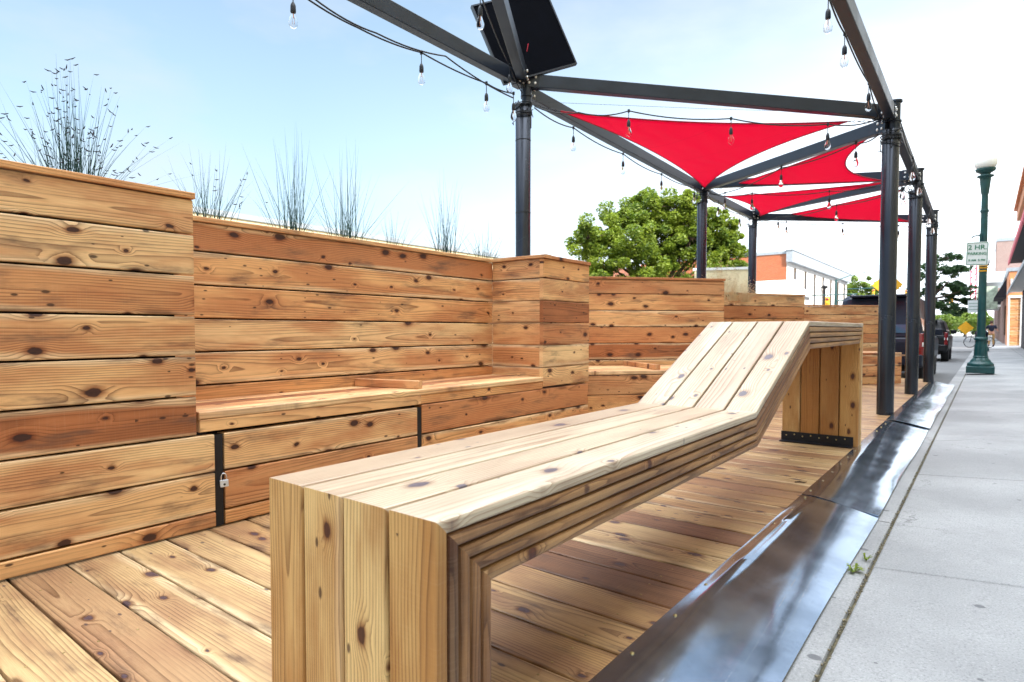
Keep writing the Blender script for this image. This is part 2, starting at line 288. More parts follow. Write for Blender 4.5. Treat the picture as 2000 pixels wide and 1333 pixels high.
B.put(P.inputs['Base Color'], c); P.inputs['Roughness'].default_value = 0.85; B.put(P.inputs['Normal'], B.bump(n2, 0.6, 0.003)); M['concrete'] = m
m, t, P = nt('asphalt'); B = NB(t); tcn = B.n('ShaderNodeTexCoord').outputs['Object']
n1 = B.noise(tcn, 0.6, 4); n2 = B.noise(tcn, 90, 3, 0.7)
c = B.mix(n1, (0.10, 0.10, 0.105), (0.17, 0.17, 0.17)); c = B.mix(B.sstep(n2, 0.5, 0.8, 0, 0.5), c, (0.26, 0.26, 0.25))
B.put(P.inputs['Base Color'], c); P.inputs['Roughness'].default_value = 0.9; B.put(P.inputs['Normal'], B.bump(n2, 0.5, 0.004)); M['asphalt'] = m
M['ground'] = simple('dry_ground', (0.20, 0.19, 0.15), 0.95, scale=0.4)
M['jointdirt'] = simple('joint_dirt', (0.10, 0.085, 0.05), 0.95, var=0.7, scale=25, bump=0.8)
def brick(name, a, b, mortar, sc_=1.0):
    m, t, P = nt(name); B = NB(t); tcn = B.n('ShaderNodeTexCoord').outputs['Object']; x, y, z = B.xyz(tcn)
    bt = B.n('ShaderNodeTexBrick'); B.put(bt.inputs['Vector'], B.cxyz(B.m('ADD', x, y), z, 0.)); bt.inputs['Color1'].default_value = a + (1,); bt.inputs['Color2'].default_value = b + (1,)
    bt.inputs['Mortar'].default_value = mortar + (1,); bt.inputs['Scale'].default_value = sc_; bt.inputs['Brick Width'].default_value = 0.22; bt.inputs['Row Height'].default_value = 0.075; bt.inputs['Mortar Size'].default_value = 0.009
    n = B.noise(tcn, 0.7, 4); c = B.mix(B.sstep(n, 0.4, 0.8, 0, 0.35), bt.outputs[0], tuple(v * 1.35 for v in b))
    B.put(P.inputs['Base Color'], c); P.inputs['Roughness'].default_value = 0.9
    B.put(P.inputs['Normal'], B.bump(B.m('SUBTRACT', 1.0, bt.outputs['Fac']), 0.5, 0.01)); return m
M['brick'] = brick('red_brick', (0.34, 0.10, 0.05), (0.24, 0.065, 0.035), (0.30, 0.22, 0.17))
M['darkbrick'] = brick('dark_brick', (0.045, 0.040, 0.045), (0.03, 0.027, 0.032), (0.12, 0.11, 0.11))
M['palebrick'] = brick('pale_pink_brick', (0.38, 0.25, 0.22), (0.30, 0.19, 0.17), (0.45, 0.38, 0.34))
M['whitebrick'] = brick('white_painted_brick', (0.74, 0.72, 0.69), (0.68, 0.66, 0.63), (0.60, 0.57, 0.53))
# ------------------------------------------------------------------ mesh helpers
COL = sc.collection
def setp(o, label=None, cat=None, group=None, kind=None):
    if label: o['label'] = label
    if cat: o['category'] = cat
    if group: o['group'] = group
    if kind: o['kind'] = kind
    return o
def thing(name, label, cat, loc=(0, 0, 0), rotz=0, group=None):
    o = bpy.data.objects.new(name, None); COL.objects.link(o); o.location = loc; o.rotation_euler = (0, 0, rotz); o.empty_display_size = 0.1
    return setp(o, label, cat, group)
class MB:
    """collects shapes and links them as one mesh"""
    def __init__(s): s.v = []; s.f = []; s.wd = []; s.rn = []; s.mi = []; s.sm = []; s.cur = 0
    def add(s, vs, fs, wd=None, rn=None, smooth=False):
        b = len(s.v); s.v += [tuple(p) for p in vs]; s.f += [tuple(b + i for i in f) for f in fs]
        s.wd += wd if wd else [(0, 0, 0)] * len(vs); s.rn += [rn or (0.5, 0.5, 0.5)] * len(vs)
        s.mi += [s.cur] * len(fs); s.sm += [smooth] * len(fs)
    def box(s, c, size, rot=None, bev=0.0):
        hx, hy, hz_ = size[0] / 2, size[1] / 2, size[2] / 2
        if bev:
            s.prism([(-hx + bev, -hy), (hx - bev, -hy), (hx, -hy + bev), (hx, hy - bev), (hx - bev, hy), (-hx + bev, hy), (-hx, hy - bev), (-hx, -hy + bev)], -hz_, hz_, c, rot); return
        vs = [Vector((x, y, z)) for z in (-hz_, hz_) for x, y in ((-hx, -hy), (hx, -hy), (hx, hy), (-hx, hy))]
        if rot is not None: vs = [rot @ v for v in vs]
        vs = [v + Vector(c) for v in vs]
        s.add(vs, [(0, 3, 2, 1), (4, 5, 6, 7), (0, 1, 5, 4), (1, 2, 6, 5), (2, 3, 7, 6), (3, 0, 4, 7)])
    def prism(s, poly, z0, z1, c=(0, 0, 0), rot=None):
        n = len(poly); vs = [Vector((x, y, z0)) for x, y in poly] + [Vector((x, y, z1)) for x, y in poly]
        if rot is not None: vs = [rot @ v for v in vs]
        vs = [v + Vector(c) for v in vs]
        s.add(vs, [tuple(range(n))[::-1], tuple(range(n, 2 * n))] + [(i, (i + 1) % n, n + (i + 1) % n, n + i) for i in range(n)])
    def quad(s, a, b, c, d): s.add([a, b, c, d], [(0, 1, 2, 3)])
    def tube(s, pts, r, n=8, cap=True, r2=None):
        pts = [Vector(p) for p in pts]; k = len(pts); vs = []; fs = []
        rs = r if isinstance(r, (list, tuple)) else [r + ((r2 - r) * i / (k - 1) if r2 is not None else 0) for i in range(k)]
        up = None
        for i, p in enumerate(pts):
            d = (pts[min(i + 1, k - 1)] - pts[max(i - 1, 0)]).normalized()
            if up is None:
                up = Vector((0, 0, 1)) if abs(d.z) < 0.9 else Vector((1, 0, 0))
            a = d.cross(up).normalized(); b = a.cross(d).normalized(); up = b
            for j in range(n):
                t = 2 * math.pi * j / n; vs.append(p + (a * math.cos(t) + b * math.sin(t)) * rs[i])
        for i in range(k - 1):
            for j in range(n):
                fs.append((i * n + j, (i + 1) * n + j, (i + 1) * n + (j + 1) % n, i * n + (j + 1) % n))
        s.add(vs, fs, smooth=True)
        if cap: s.add(vs[:n], [tuple(range(n))]); s.add(vs[-n:], [tuple(range(n))[::-1]])
    def lathe(s, prof, c=(0, 0, 0), n=20, rot=None, flute=0):
        vs = []; fs = []
        for r, z in prof:
            for j in range(n):
                t = 2 * math.pi * j / n; q = r * (1 + (flute if j % 2 else 0)); v = Vector((q * math.cos(t), q * math.sin(t), z))
                if rot is not None: v = rot @ v
                vs.append(v + Vector(c))
        for i in range(len(prof) - 1):
            for j in range(n): fs.append((i * n + j, i * n + (j + 1) % n, (i + 1) * n + (j + 1) % n, (i + 1) * n + j))
        s.add(vs, fs, smooth=not flute)
        k = len(prof) - 1; s.add(vs[:n], [tuple(range(n))[::-1]]); s.add(vs[k * n:], [tuple(range(n))])
    def board(s, p0, p1, wdir, tdir, w, t, m0=0.0, m1=0.0, rc=0.006, tw=None, seg=1, rn=None):
        """plank from p0 to p1; wdir = across the face, tdir = outward normal of the face; the face's outer plane holds p0,p1.
        m0/m1: shear of the ends per metre of depth (mitres)."""
        p0 = Vector(p0); p1 = Vector(p1); ax = (p1 - p0); L = ax.length; ax.normalize(); wdir = Vector(wdir).normalized(); tdir = Vector(tdir).normalized()
        hw = w / 2; cs = []
        for sx, sy, a0 in ((1, 0, 0), (1, -1, 1), (-1, -1, 2), (-1, 0, 3)):
            pass
        q = rc; k = q * 0.29
        cs = [(-hw + q, 0), (hw - q, 0), (hw - k, -k), (hw, -q), (hw, -t + q), (hw - k, -t + k), (hw - q, -t), (-hw + q, -t), (-hw + k, -t + k), (-hw, -t + q), (-hw, -q), (-hw + k, -k)]
        n = len(cs); vs = []; wd = []
        jit = random.uniform(-0.0015, 0.0015); jit2 = random.uniform(-0.001, 0.001)
        for e in range(seg + 1):
            f = e / seg
            for a, b in cs:
                al = f * L + (m0 * (-b) * (1 - f)) + (m1 * (-b) * f)
                bend = 4 * f * (1 - f)
                vs.append(p0 + ax * al + wdir * (a + jit2 * bend) + tdir * (b + jit * (bend if seg > 1 else 0))); wd.append((al, a, b))
        fs = []
        for e in range(seg):
            fs += [(e * n + i, e * n + (i + 1) % n, (e + 1) * n + (i + 1) % n, (e + 1) * n + i) for i in range(n)]
        fs += [tuple(range(n))[::-1], tuple(range(seg * n, seg * n + n))]
        s.add(vs, fs, wd, rn or (random.random(), random.random(), random.random()))
    def obj(s, name, mats, parent=None, bevel=0, autos=True):
        me = bpy.data.meshes.new(name); me.from_pydata(s.v, [], s.f); me.validate(clean_customdata=False)
        if not isinstance(mats, (list, tuple)): mats = [mats]
        for m in mats: me.materials.append(m)
        if len(me.polygons) == len(s.mi):
            me.polygons.foreach_set('material_index', s.mi); me.polygons.foreach_set('use_smooth', s.sm)
        if any(w != (0, 0, 0) for w in s.wd[:40]):
            for nm, dat in (('wd', s.wd), ('rnd', s.rn)):
                a = me.attributes.new(nm, 'FLOAT_VECTOR', 'POINT'); a.data.foreach_set('vector', [c for v in dat for c in v])
        import bmesh
        bm = bmesh.new(); bm.from_mesh(me); bmesh.ops.recalc_face_normals(bm, faces=bm.faces); bm.to_mesh(me); bm.free()
        o = bpy.data.objects.new(name, me); COL.objects.link(o)
        if parent is not None: o.parent = parent
        if bevel:
            b = o.modifiers.new('bevel', 'BEVEL'); b.width = bevel; b.segments = 2; b.limit_method = 'ANGLE'; b.angle_limit = 0.6
        return o
def dup(o, parent=None):
    c = o.copy(); COL.objects.link(c)
    if parent is not None: c.parent = parent
    for ch in list(o.children): dup(ch, c)
    return c
V = Vector; XA, YA, ZA = V((1, 0, 0)), V((0, 1, 0)), V((0, 0, 1))
# ------------------------------------------------------------------ setting
def sheet(name, pts, mat, kind='structure'):
    b = MB(); b.add(pts, [tuple(range(len(pts)))]); o = b.obj(name, mat); setp(o, kind=kind); return o
sheet('ground', [(-900, -900, -0.30), (900, -900, -0.30), (900, 900, -0.30), (-900, 900, -0.30)], M['ground'])
sheet('road', [(-11.5, -40, -0.19), (-0.56, -40, -0.19), (-0.56, 260, -0.19), (-11.5, 260, -0.19)], M['asphalt'])
def swz(x): return -0.066 + (x + 0.36) * 0.045
b = MB()   # kerb
JY = [0.88 + 2.28 * k for k in range(-4, 60)]
for k in range(-3, 30):
    y0 = 0.9 + 3.05 * k; b.board((-0.490, y0 + 0.004, -0.066), (-0.490, y0 + 3.044, -0.066), (1, 0, 0), (0, 0, 1), 0.19, 0.26, rc=0.012)
setp(b.obj('kerb', M['concrete']), kind='structure')
b = MB()
xs = (-0.388, 1.18, 4.2)
for k in range(len(JY) - 1):
    for i in range(2):
        x0, x1 = xs[i] + 0.006, xs[i + 1] - 0.006; sl = 0.12
        y00, y01 = JY[k] + sl * (x0 + .36) + .005, JY[k] + sl * (x1 + .36) + .005; y10, y11 = y00 + 2.27, y01 + 2.27
        rim = 0.007; top = [V((x0 + rim, y00 + rim, swz(x0))), V((x1 - rim, y01 + rim, swz(x1))), V((x1 - rim, y11 - rim, swz(x1))), V((x0 + rim, y10 - rim, swz(x0)))]
        low = [V((x0, y00, swz(x0) - .006)), V((x1, y01, swz(x1) - .006)), V((x1, y11, swz(x1) - .006)), V((x0, y10, swz(x0) - .006))]
        bot = [v - V((0, 0, 0.09)) for v in low]
        b.add(top + low + bot, [(0, 1, 2, 3)] + [(a, (a + 1) % 4, 4 + (a + 1) % 4, 4 + a) for a in range(4)] + [(4 + a, 4 + (a + 1) % 4, 8 + (a + 1) % 4, 8 + a) for a in range(4)])
setp(b.obj('sidewalk', M['concrete']), kind='structure')
b = MB(); b.box((2.0, 62, -0.165), (4.9, 150, 0.16)); b.obj('sidewalk_bed', M['jointdirt'])['kind'] = 'structure'
sheet('far_sidewalk', [(-14.5, -40, -0.05), (-11.5, -40, -0.05), (-11.5, 260, -0.05), (-14.5, 260, -0.05)], M['concrete'])
sheet('cross_street', [(-60, 92, -0.17), (60, 92, -0.17), (60, 108, -0.17), (-60, 108, -0.17)], M['asphalt'])
# deck
b = MB(); k = 0; y = -1.535
while y < 15.3:
    x0, x1 = -4.5, -0.845
    if False:
        cut = -1.93 if int(round((y + 1.535) / .2)) % 2 == 0 else -2.6
        b.board((x0, y + .1, 0), (cut - .002, y + .1, 0), YA, ZA, 0.192, 0.036, rc=0.005, seg=3); b.board((cut + .002, y + .1, 0), (x1, y + .1, 0), YA, ZA, 0.192, 0.036, rc=0.005, seg=3)
    else: b.board((x0, y + .1, 0), (x1, y + .1, 0), YA, ZA, 0.192, 0.036, rc=0.005, seg=3)
    y += 0.2
deck = b.obj('deck', M['deck']); deck['kind'] = 'structure'
b = MB(); b.box((-2.65, 6.9, -0.11), (3.5, 16.6, 0.12)); b.obj('deck_frame', M['gap'], deck)
b = MB()
for j in range(84):
    yy = -1.535 + .2 * j
    for x in (-1.02, -1.62, -2.24, -2.86):
        for d in (.045, .15): b.lathe([(0.0045, -0.002), (0.0045, 0.0006), (0.002, 0.0008)], (x + random.uniform(-.012, .012), yy + d + random.uniform(-.008, .008), 0), 7)
b.obj('deck_screw', M['screw'], deck)
# ------------------------------------------------------------------ planter walls
LV = [0.083, 0.286, 0.483, 0.681, 0.879, 1.077, 1.275, 1.473, 1.645]
def rnv(t1, t2, cath, kn, sap=.8):
    r3 = min(((abs(c - cath * 1.0) * 2 + abs((c * 13.7) % 1 - kn) + abs(((c * 9.1) % 1) - sap) * .5, c) for c in [i / 997 for i in range(997)]))[1]
    return ((t1 + random.randrange(7)) / 7.31, (t2 + random.randrange(5)) / 5.77, r3)
def clad(name, a, bb, z0, z1, parent, mat=None, out=None, top_levels=None, th=0.04):
    """horizontal boards between plan points a,bb from z0 to z1, face normal 'out'"""
    mat = mat or M['wall']; m_ = MB(); a = V(a); bb = V(bb)
    if out is None: d = (bb - a).normalized(); out = V((d.y, -d.x, 0))
    lv = [z0] + [l for l in LV if z0 + .03 < l < z1 - .03] + [z1]
    for i in range(len(lv) - 1):
        h = lv[i + 1] - lv[i]; zc = (lv[i] + lv[i + 1]) / 2; jx = random.uniform(-.002, .002)
        m_.board(V((a.x, a.y, zc)) + out * jx, V((bb.x, bb.y, zc)) + out * jx, ZA, out, h - 0.009, th, rc=0.006, seg=2, rn=(rnv(*top_levels[i]) if top_levels and i < len(top_levels) else None))
    return m_.obj(name, mat, parent)
def backing(a, bb, z0, z1, out, parent, th=0.03, off=0.045):
    a = V(a); bb = V(bb); d = (bb - a).normalized(); L = (bb - a).length
    m_ = MB(); c = (a + bb) / 2 - out * (off + th / 2); c.z = (z0 + z1) / 2
    m_.box(c, (L - .01, th, z1 - z0 - .004), Matrix.Rotation(math.atan2(d.y, d.x), 3, 'Z')); return m_.obj('inner_liner', M['gap'], parent)
def cap(pts, z, parent, w=0.10, t=0.03):
    m_ = MB()
    for a, bb, inw in pts:
        a = V(a); bb = V(bb); inw = V(inw).normalized()
        mid = inw * (w / 2 - 0.012)
        m_.board(V((a.x, a.y, z)) + mid, V((bb.x, bb.y, z)) + mid, inw, ZA, w, t, rc=0.004, seg=2)
    return m_.obj('cap_rail', M['wall'], parent)
# wall 1: tall planter at the left edge
w1 = thing('wooden_planter', 'tall cedar planter wall at the left edge of the photo with the largest seeding grass', 'planter', (-3.6, 0, 0))
w1.matrix_world
def P(o): return o
def rel(o, root):      # keep world coordinates for children of a moved root
    o.location = -V(root.location); return o
def R_(root, *objs):
    for o in objs: o.matrix_parent_inverse = Matrix.Translation(root.location).inverted() if root.rotation_euler.z == 0 else (Matrix.Translation(root.location) @ Matrix.Rotation(root.rotation_euler.z, 4, 'Z')).inverted()
X1 = -3.076
R_(w1, clad('board_cladding', (X1, -2.2, 0), (X1, 1.41, 0), 0.483, 1.645, w1, out=XA, top_levels=[(.8, .98, .4, .6), (.5, .5, .3, .6), (.5, .3, .3, .9), (.7, .75, .02, .3), (.2, .3, .5, .4), (.35, .35, .15, .35)]), clad('base_boards', (X1, -2.2, 0), (X1, 1.497, 0), 0.004, 0.483, w1, out=XA, top_levels=[(.6, .6, .3, .3), (.35, .6, .1, .5), (.15, .3, .2, .6)]),
   clad('end_cladding', (X1 - .04, 1.372, 0), (-4.35, 1.372, 0), 0.483, 1.645, w1, out=YA), backing((X1, -2.2, 0), (X1, 1.34, 0), 0.01, 1.60, XA, w1), cap([((X1, -2.2, 0), (X1, 1.418, 0), (-1, 0, 0)), ((X1 - .1, 1.36, 0), (-4.35, 1.36, 0), (0, -1, 0))], 1.677, w1))
b = MB(); b.box((-3.75, -0.5, 1.55), (1.2, 3.6, 0.04)); R_(w1, b.obj('soil', M['soil'], w1))
# wall 2 + column
w2 = thing('wooden_planter', 'cedar planter wall behind the long built-in bench, ending in a square column', 'planter', (-4.0, 3, 0))
X2 = -3.66
R_(w2, clad('board_cladding', (X2, 1.42, 0), (X2, 4.406, 0), 0.483, 1.645, w2, out=XA), cap([((X2, 1.40, 0), (X2, 4.39, 0), (-1, 0, 0)), ((X2 - .02, 4.395, 0), (X1 + .03, 4.395, 0), (0, 1, 0)), ((X1 + .002, 4.406, 0), (X1 + .002, 5.19, 0), (-1, 0, 0))], 1.675, w2),
   clad('column_front', (X2 + .002, 4.406, 0), (X1 - .041, 4.406, 0), 0.507, 1.645, w2, out=-YA), clad('column_side', (X1, 4.40, 0), (X1, 5.18, 0), 0.507, 1.645, w2, out=XA),
   clad('column_back', (X1 - .041, 5.175, 0), (-4.35, 5.175, 0), 0.01, 1.645, w2, out=YA), backing((X2, 1.43, 0), (X2, 4.4, 0), .1, 1.6, XA, w2))
b = MB(); b.box((-4.0, 3.0, 1.555), (0.60, 3.1, 0.04)); b.box((-3.7, 4.78, 1.56), (1.1, .68, .04)); R_(w2, b.obj('soil', M['soil'], w2))
b = MB()
for l in LV[2:]: b.box((X1 - .0445, 4.3995, 0.0), (0.001, 0.001, 0.001))
# bench 1
be = thing('storage_bench', 'built-in cedar storage bench with padlocked cabinet doors split by black gaps', 'bench', (-3.3, 3, 0))
b = MB()
for x0, w in ((X1, .145), (X1 - .150, .14), (X1 - .295, .14), (X1 - .44, .14)):
    b.board((x0 - w / 2, 1.425, .598), (x0 - w / 2, 4.400, .598), XA, ZA, w, .037, rc=.005, seg=3)
s1 = b.obj('seat', M['wall'], be)
b = MB(); b.board((X1 - .001, 1.428, .528), (X1 - .001, 2.93, .528), ZA, XA, .062, .04, rc=.004, seg=2); b.board((X1 - .006, 2.934, .528), (X1 - .006, 4.4, .528), ZA, XA, .062, .04, rc=.004, seg=2)
b.board((-3.4, 1.428, .555), (-3.4, 4.4, .555), XA, ZA, .5, .06)
s2 = b.obj('seat_edge', M['wall'], be)
s3 = clad('cabinet_door', (X1, 1.549, 0), (X1, 2.892, 0), .004, .483, be, out=XA, th=.075); s4 = clad('cabinet_door', (X1, 2.937, 0), (X1, 5.17, 0), .004, .495, be, out=XA, th=.075)
b = MB(); b.box((-3.3, 3.3, .25), (.28, 3.6, .46)); s5 = b.obj('dark_interior', M['gap'], be)
b = MB(); b.board((-3.655, 2.835, .655), (-3.12, 2.965, .655), V((-.24, .97, 0)), ZA, .05, .055, rc=.004); s6 = b.obj('divider_rail', M['wall'], be)
b = MB(); b.box((X1 - .03, 1.521, .24), (.05, .040, .47)); s7 = b.obj('hasp_post', M['bracket'], be); b = MB(); b.box((X1 - .02, 2.9145, .24), (.03, .041, .47)); R_(be, b.obj('gap_shade_filler', M['bracket'], be))  # black filler added in the second door gap, standing in for deep shade
R_(be, s1, s2, s3, s4, s5, s6, s7)
# padlock
pl = thing('padlock', 'small silver padlock hanging on the black gap left of the bench cabinet doors', 'padlock', (X1 + .018, 1.535, .225))
b = MB(); b.box((0, 0, 0), (.018, .040, .036), bev=.004); b.obj('lock_body', M['padlock'], pl, bevel=.003)
b = MB(); b.tube([(0, -.013, .014), (0, -.013, .036), (0, -.008, .048), (0, 0, .052), (0, .008, .048), (0, .013, .036), (0, .013, .014)], .0032, 8); b.obj('shackle', M['chrome'], pl)
b = MB(); b.lathe([(.006, 0), (.006, .0012)], (.009, 0, -.004), 10, Matrix.Rotation(math.pi / 2, 3, 'Y')); b.obj('keyhole', M['cord'], pl)
pl.rotation_euler = (0.05, 0.0, -0.35)
# diagonal bays
def bay(pa, pb, ztop, label, blabel, fa=None, fb=None, fz=.598, rail=None):
    pa = V(pa + (0,)); pb = V(pb + (0,)); d = (pb - pa).normalized(); out = V((d.y, -d.x, 0))
    root = thing('wooden_planter', label, 'planter', (pa + pb) / 2 - out * .4)
    dz = ztop - 1.675; m_ = MB(); lv = [0.004] + [l + dz for l in LV[:-1] if l + dz > .04] + [ztop - .03]
    for i in range(len(lv) - 1):
        zc = (lv[i] + lv[i + 1]) / 2; m_.board(V((pa.x, pa.y, zc)), V((pb.x, pb.y, zc)), ZA, out, lv[i + 1] - lv[i] - .008, .04, rc=.005, seg=2)
    o1 = m_.obj('board_cladding', M['wall'], root)
    e = pb - out * .7; m_ = MB()
    for i in range(len(lv) - 1):
        zc = (lv[i] + lv[i + 1]) / 2; m_.board(V((pb.x, pb.y, zc)) - out * .041, V((e.x, e.y, zc)), ZA, d, lv[i + 1] - lv[i] - .008, .04, rc=.005)
    o2 = m_.obj('end_cladding', M['wall'], root)
    o3 = cap([(pa, pb + d * .01, -out)], ztop, root, .09, .028); o4 = backing(pa, pb, .02, ztop - .06, out, root)
    b = MB(); c = (pa + pb) / 2 - out * .38; b.box((c.x, c.y, ztop - .12), ((pb - pa).length - .05, .58, .04), Matrix.Rotation(math.atan2(d.y, d.x), 3, 'Z')); o5 = b.obj('soil', M['soil'], root)
    R_(root, o1, o2, o3, o4, o5)
    if fa:
        fa = V(fa + (0,)); fb = V(fb + (0,)); dep = (fa - pa).dot(out); bd = (fb - fa).normalized()
        r2 = thing('storage_bench', blabel, 'bench', (fa + fb) / 2 - out * dep / 2)
        bo = V((bd.y, -bd.x, 0)); m_ = MB(); nb = max(3, int(dep / .15)); wv = (dep - .06) / nb
        for i in range(nb):
            q = -bo * (wv * (i + .5)); m_.board(V((fa.x, fa.y, fz)) + q, V((fb.x, fb.y, fz)) + q, bo, ZA, wv - .005, .04, seg=2)
        q1 = m_.obj('seat', M['wall'], r2); m_ = MB(); lv2 = [.004, .15, .35, fz - .045]
        for i in range(3): zc = (lv2[i] + lv2[i + 1]) / 2; m_.board(V((fa.x, fa.y, zc)), V((fb.x, fb.y, zc)), ZA, bo, lv2[i + 1] - lv2[i] - .007, .06, seg=2)
        q2 = m_.obj('front_boards', M['wall'], r2); m_ = MB(); e = fb - bo * (dep - .08)
        for i in range(3): zc = (lv2[i] + lv2[i + 1]) / 2; m_.board(V((fb.x, fb.y, zc)) - bo * .061, V((e.x, e.y, zc)), ZA, bd, lv2[i + 1] - lv2[i] - .007, .05)
        q3 = m_.obj('end_boards', M['wall'], r2); b = MB(); c = (fa + fb) / 2 - bo * (dep / 2)
        b.box((c.x, c.y, .27), ((fb - fa).length - .14, max(.05, dep - .2), .5), Matrix.Rotation(math.atan2(bd.y, bd.x), 3, 'Z')); q4 = b.obj('dark_interior', M['gap'], r2)
        R_(r2, q1, q2, q3, q4)
        if rail is not None:
            m_ = MB(); c = fa.lerp(fb, rail); m_.board(V((c.x, c.y, fz + .056)) - bo * .04, V((c.x, c.y, fz + .056)) - bo * (dep - .1), bd, ZA, .055, .055); q5 = m_.obj('divider_rail', M['wall'], r2); R_(r2, q5)
bay((-3.95, 6.03), (-2.585, 7.62), 1.655, 'tallest angled cedar planter wall, just past the square column', 'angled cedar bench against the planter wall just past the square column', (-3.30, 5.21), (-2.10, 6.61), .598, .52)
bay((-3.30, 9.22), (-2.36, 10.83), 1.605, 'angled reddish cedar planter wall between the second and third left posts', 'cedar bench hidden behind the raised end of the lounger', (-2.55, 8.70), (-1.72, 10.12))
bay((-3.2, 13.38), (-1.81, 15.06), 1.555, 'farthest and lowest cedar planter wall, in front of the dark parked vehicle', 'far orange cedar bench block between the first two right posts', (-2.60, 12.15), (-1.27, 13.77), .60)
# ------------------------------------------------------------------ lounge bench
LX0, LX1 = -1.469, -0.845
lo = thing('lounge_bench', 'large zigzag lounge bench of laminated cedar planks with a raised table end', 'bench', ((LX0 + LX1) / 2, 3.4, 0))
PL = [V((0, .850, 0.004)), V((0, .850, .622)), V((0, 2.969, .620)), V((0, 4.045, 1.064)), V((0, 6.100, 1.070)), V((0, 6.100, .004))]
NL, LT = 5, 0.0352
nrm = []
for i in range(5):
    d = (PL[i + 1] - PL[i]).normalized(); nrm.append(V((0, -d.z, d.y)))      # outward (left of travel seen from +X)
def mit(i):   # shear at joint i (between seg i-1 and i)
    if i == 0 or i == 5: return 0.0
    d0 = (PL[i] - PL[i - 1]).normalized(); d1 = (PL[i + 1] - PL[i]).normalized()
    cr = d0.y * d1.z - d0.z * d1.y; ang = math.atan2(cr, d0.dot(d1)); return math.tan(ang / 2)
segn = ['front_leg', 'seat', 'backrest', 'table_top', 'rear_leg']
wB = (LX1 - LX0) / 4
lparts = []
for i in range(5):
    for outer in (True, False):
        m_ = MB(); side = MB()
        d = (PL[i + 1] - PL[i]).normalized(); n_ = nrm[i]
        # sign: layer depth s shifts the joint along d by +tan(a/2)*s at start, -tan at end for an outward convex corner
        for k in range(NL):
            if outer != (k == 0): continue
            s0 = k * LT
            a0 = PL[i] - n_ * s0 + d * (-mit(i) * s0); a1 = PL[i + 1] - n_ * s0 + d * (mit(i + 1) * s0)
            if i == 0: a0 = PL[0] - n_ * s0
            if i == 4: a1 = PL[5] - n_ * s0
            for c in range(4):
                xc = LX0 + wB * (c + .5); inset = 0.0
                ww = wB - (.0095 if k == 0 else .006)
                if k > 0 and c == 3: pass
                m_.board(a0 + V((xc, 0, 0)), a1 + V((xc, 0, 0)), XA, n_, ww, LT - (.0045 if k else .004), m0=-mit(i), m1=mit(i + 1), rc=.0105 if k else .007, seg=1)
        nm = segn[i] if outer else segn[i] + '_layers'
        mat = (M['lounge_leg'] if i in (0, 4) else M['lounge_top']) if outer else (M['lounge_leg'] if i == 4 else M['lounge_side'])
        lparts.append(m_.obj(nm, mat, lo))
R_(lo, *lparts)
b = MB(); yi = 6.1 - NL * LT
b.box(((LX0 + LX1) / 2 - .02, yi - .003, .047), (LX1 - LX0 - .04, .006, .086)); b.box(((LX0 + LX1) / 2 - .02, yi - .04, .007), (LX1 - LX0 - .04, .07, .006))
br = b.obj('steel_bracket', M['bracket'], lo); R_(lo, br); b = MB(); b.lathe([(.007, 0), (.007, .003), (.003, .005)], (0, 0, 0), 8, Matrix.Rotation(math.pi / 2, 3, 'X')); sc0 = b.obj('screw', M['screw'], lo)
for i in range(8):
    q = sc0 if i == 0 else dup(sc0, lo); R_(lo, q); q.location = (LX0 + .045 + i * .068, yi - .006, .055 + (.012 if i % 2 else 0))
b = MB(); yf = .85 + NL * LT
b.box(((LX0 + LX1) / 2, yf + .003, .047), (LX1 - LX0 - .04, .006, .086)); br2 = b.obj('steel_bracket', M['bracket'], lo); R_(lo, br2)
# ------------------------------------------------------------------ threshold plates
def plate(y0, y1, label, seed, lift=0.0, lip=False):
    rnd = random.Random(seed); root = thing('threshold_plate', label, 'metal plate', (-.65, (y0 + y1) / 2, 0), group='steel plates bridging deck and kerb')
    nx, ny = 20, max(24, int((y1 - y0) * 9)); m_ = MB(); vs = []; fs = []
    a1, a2, a3 = rnd.random() * 6, rnd.random() * 6, rnd.random() * 6
    for j in range(ny + 1):
        y = y0 + (y1 - y0) * j / ny
        for i in range(nx + 1):
            f = i / nx; x = -.868 + f * .405
            q_ = max(0, f - .20); z = .007 - q_ * .066 - q_ * q_ * .014
            bow = math.sin(math.pi * f) * (.004 * math.sin(y * 1.5 + a1) + .0022 * math.sin(y * 3.1 + a2))
            z += bow * (0.5 + f) + .0015 * math.sin(f * 9 + y * 1.1 + a3)
            fj = j / ny; z += lift * (max(0, 1 - fj * 6) + max(0, (fj - .93) * 8)) * f * .5
            z += .005 * (1 - fj)
            if lip:   # raised crease on the nearest plate
                q = math.exp(-((y - 3.0) / .75) ** 4) * math.exp(-((f - .13) / .045) ** 2); z += .016 * q
            
            x += .004 * math.sin(y * 2.2 + a2) * (1 if i == nx else 0)
            vs.append((x, y, z)); 
    for j in range(ny):
        for i in range(nx): a = j * (nx + 1) + i; fs.append((a, a + 1, a + nx + 2, a + nx + 1))
    m_.add(vs, fs, smooth=True); o = m_.obj('steel_sheet', M['plate'], root)
    sm_ = o.modifiers.new('solid', 'SOLIDIFY'); sm_.thickness = .004; sm_.offset = 1; es = o.modifiers.new('split', 'EDGE_SPLIT'); es.split_angle = .6
    R_(root, o); m_ = MB(); y = y0 + .12; m_.lathe([(.007, -.002), (.007, .003), (.004, .005), (.002, .004)], (0, 0, 0), 10); q0 = m_.obj('screw', M['screw'], root); q = q0
    while y < y1:
        R_(root, q); q.location = (-.838 + rnd.uniform(-.006, .006), y, .010); y += .32
        if y < y1: q = dup(q0, root)
plate(-1.0, 3.98, 'nearest scratched steel plate, with a raised crease along the deck edge', 1, 0, True)
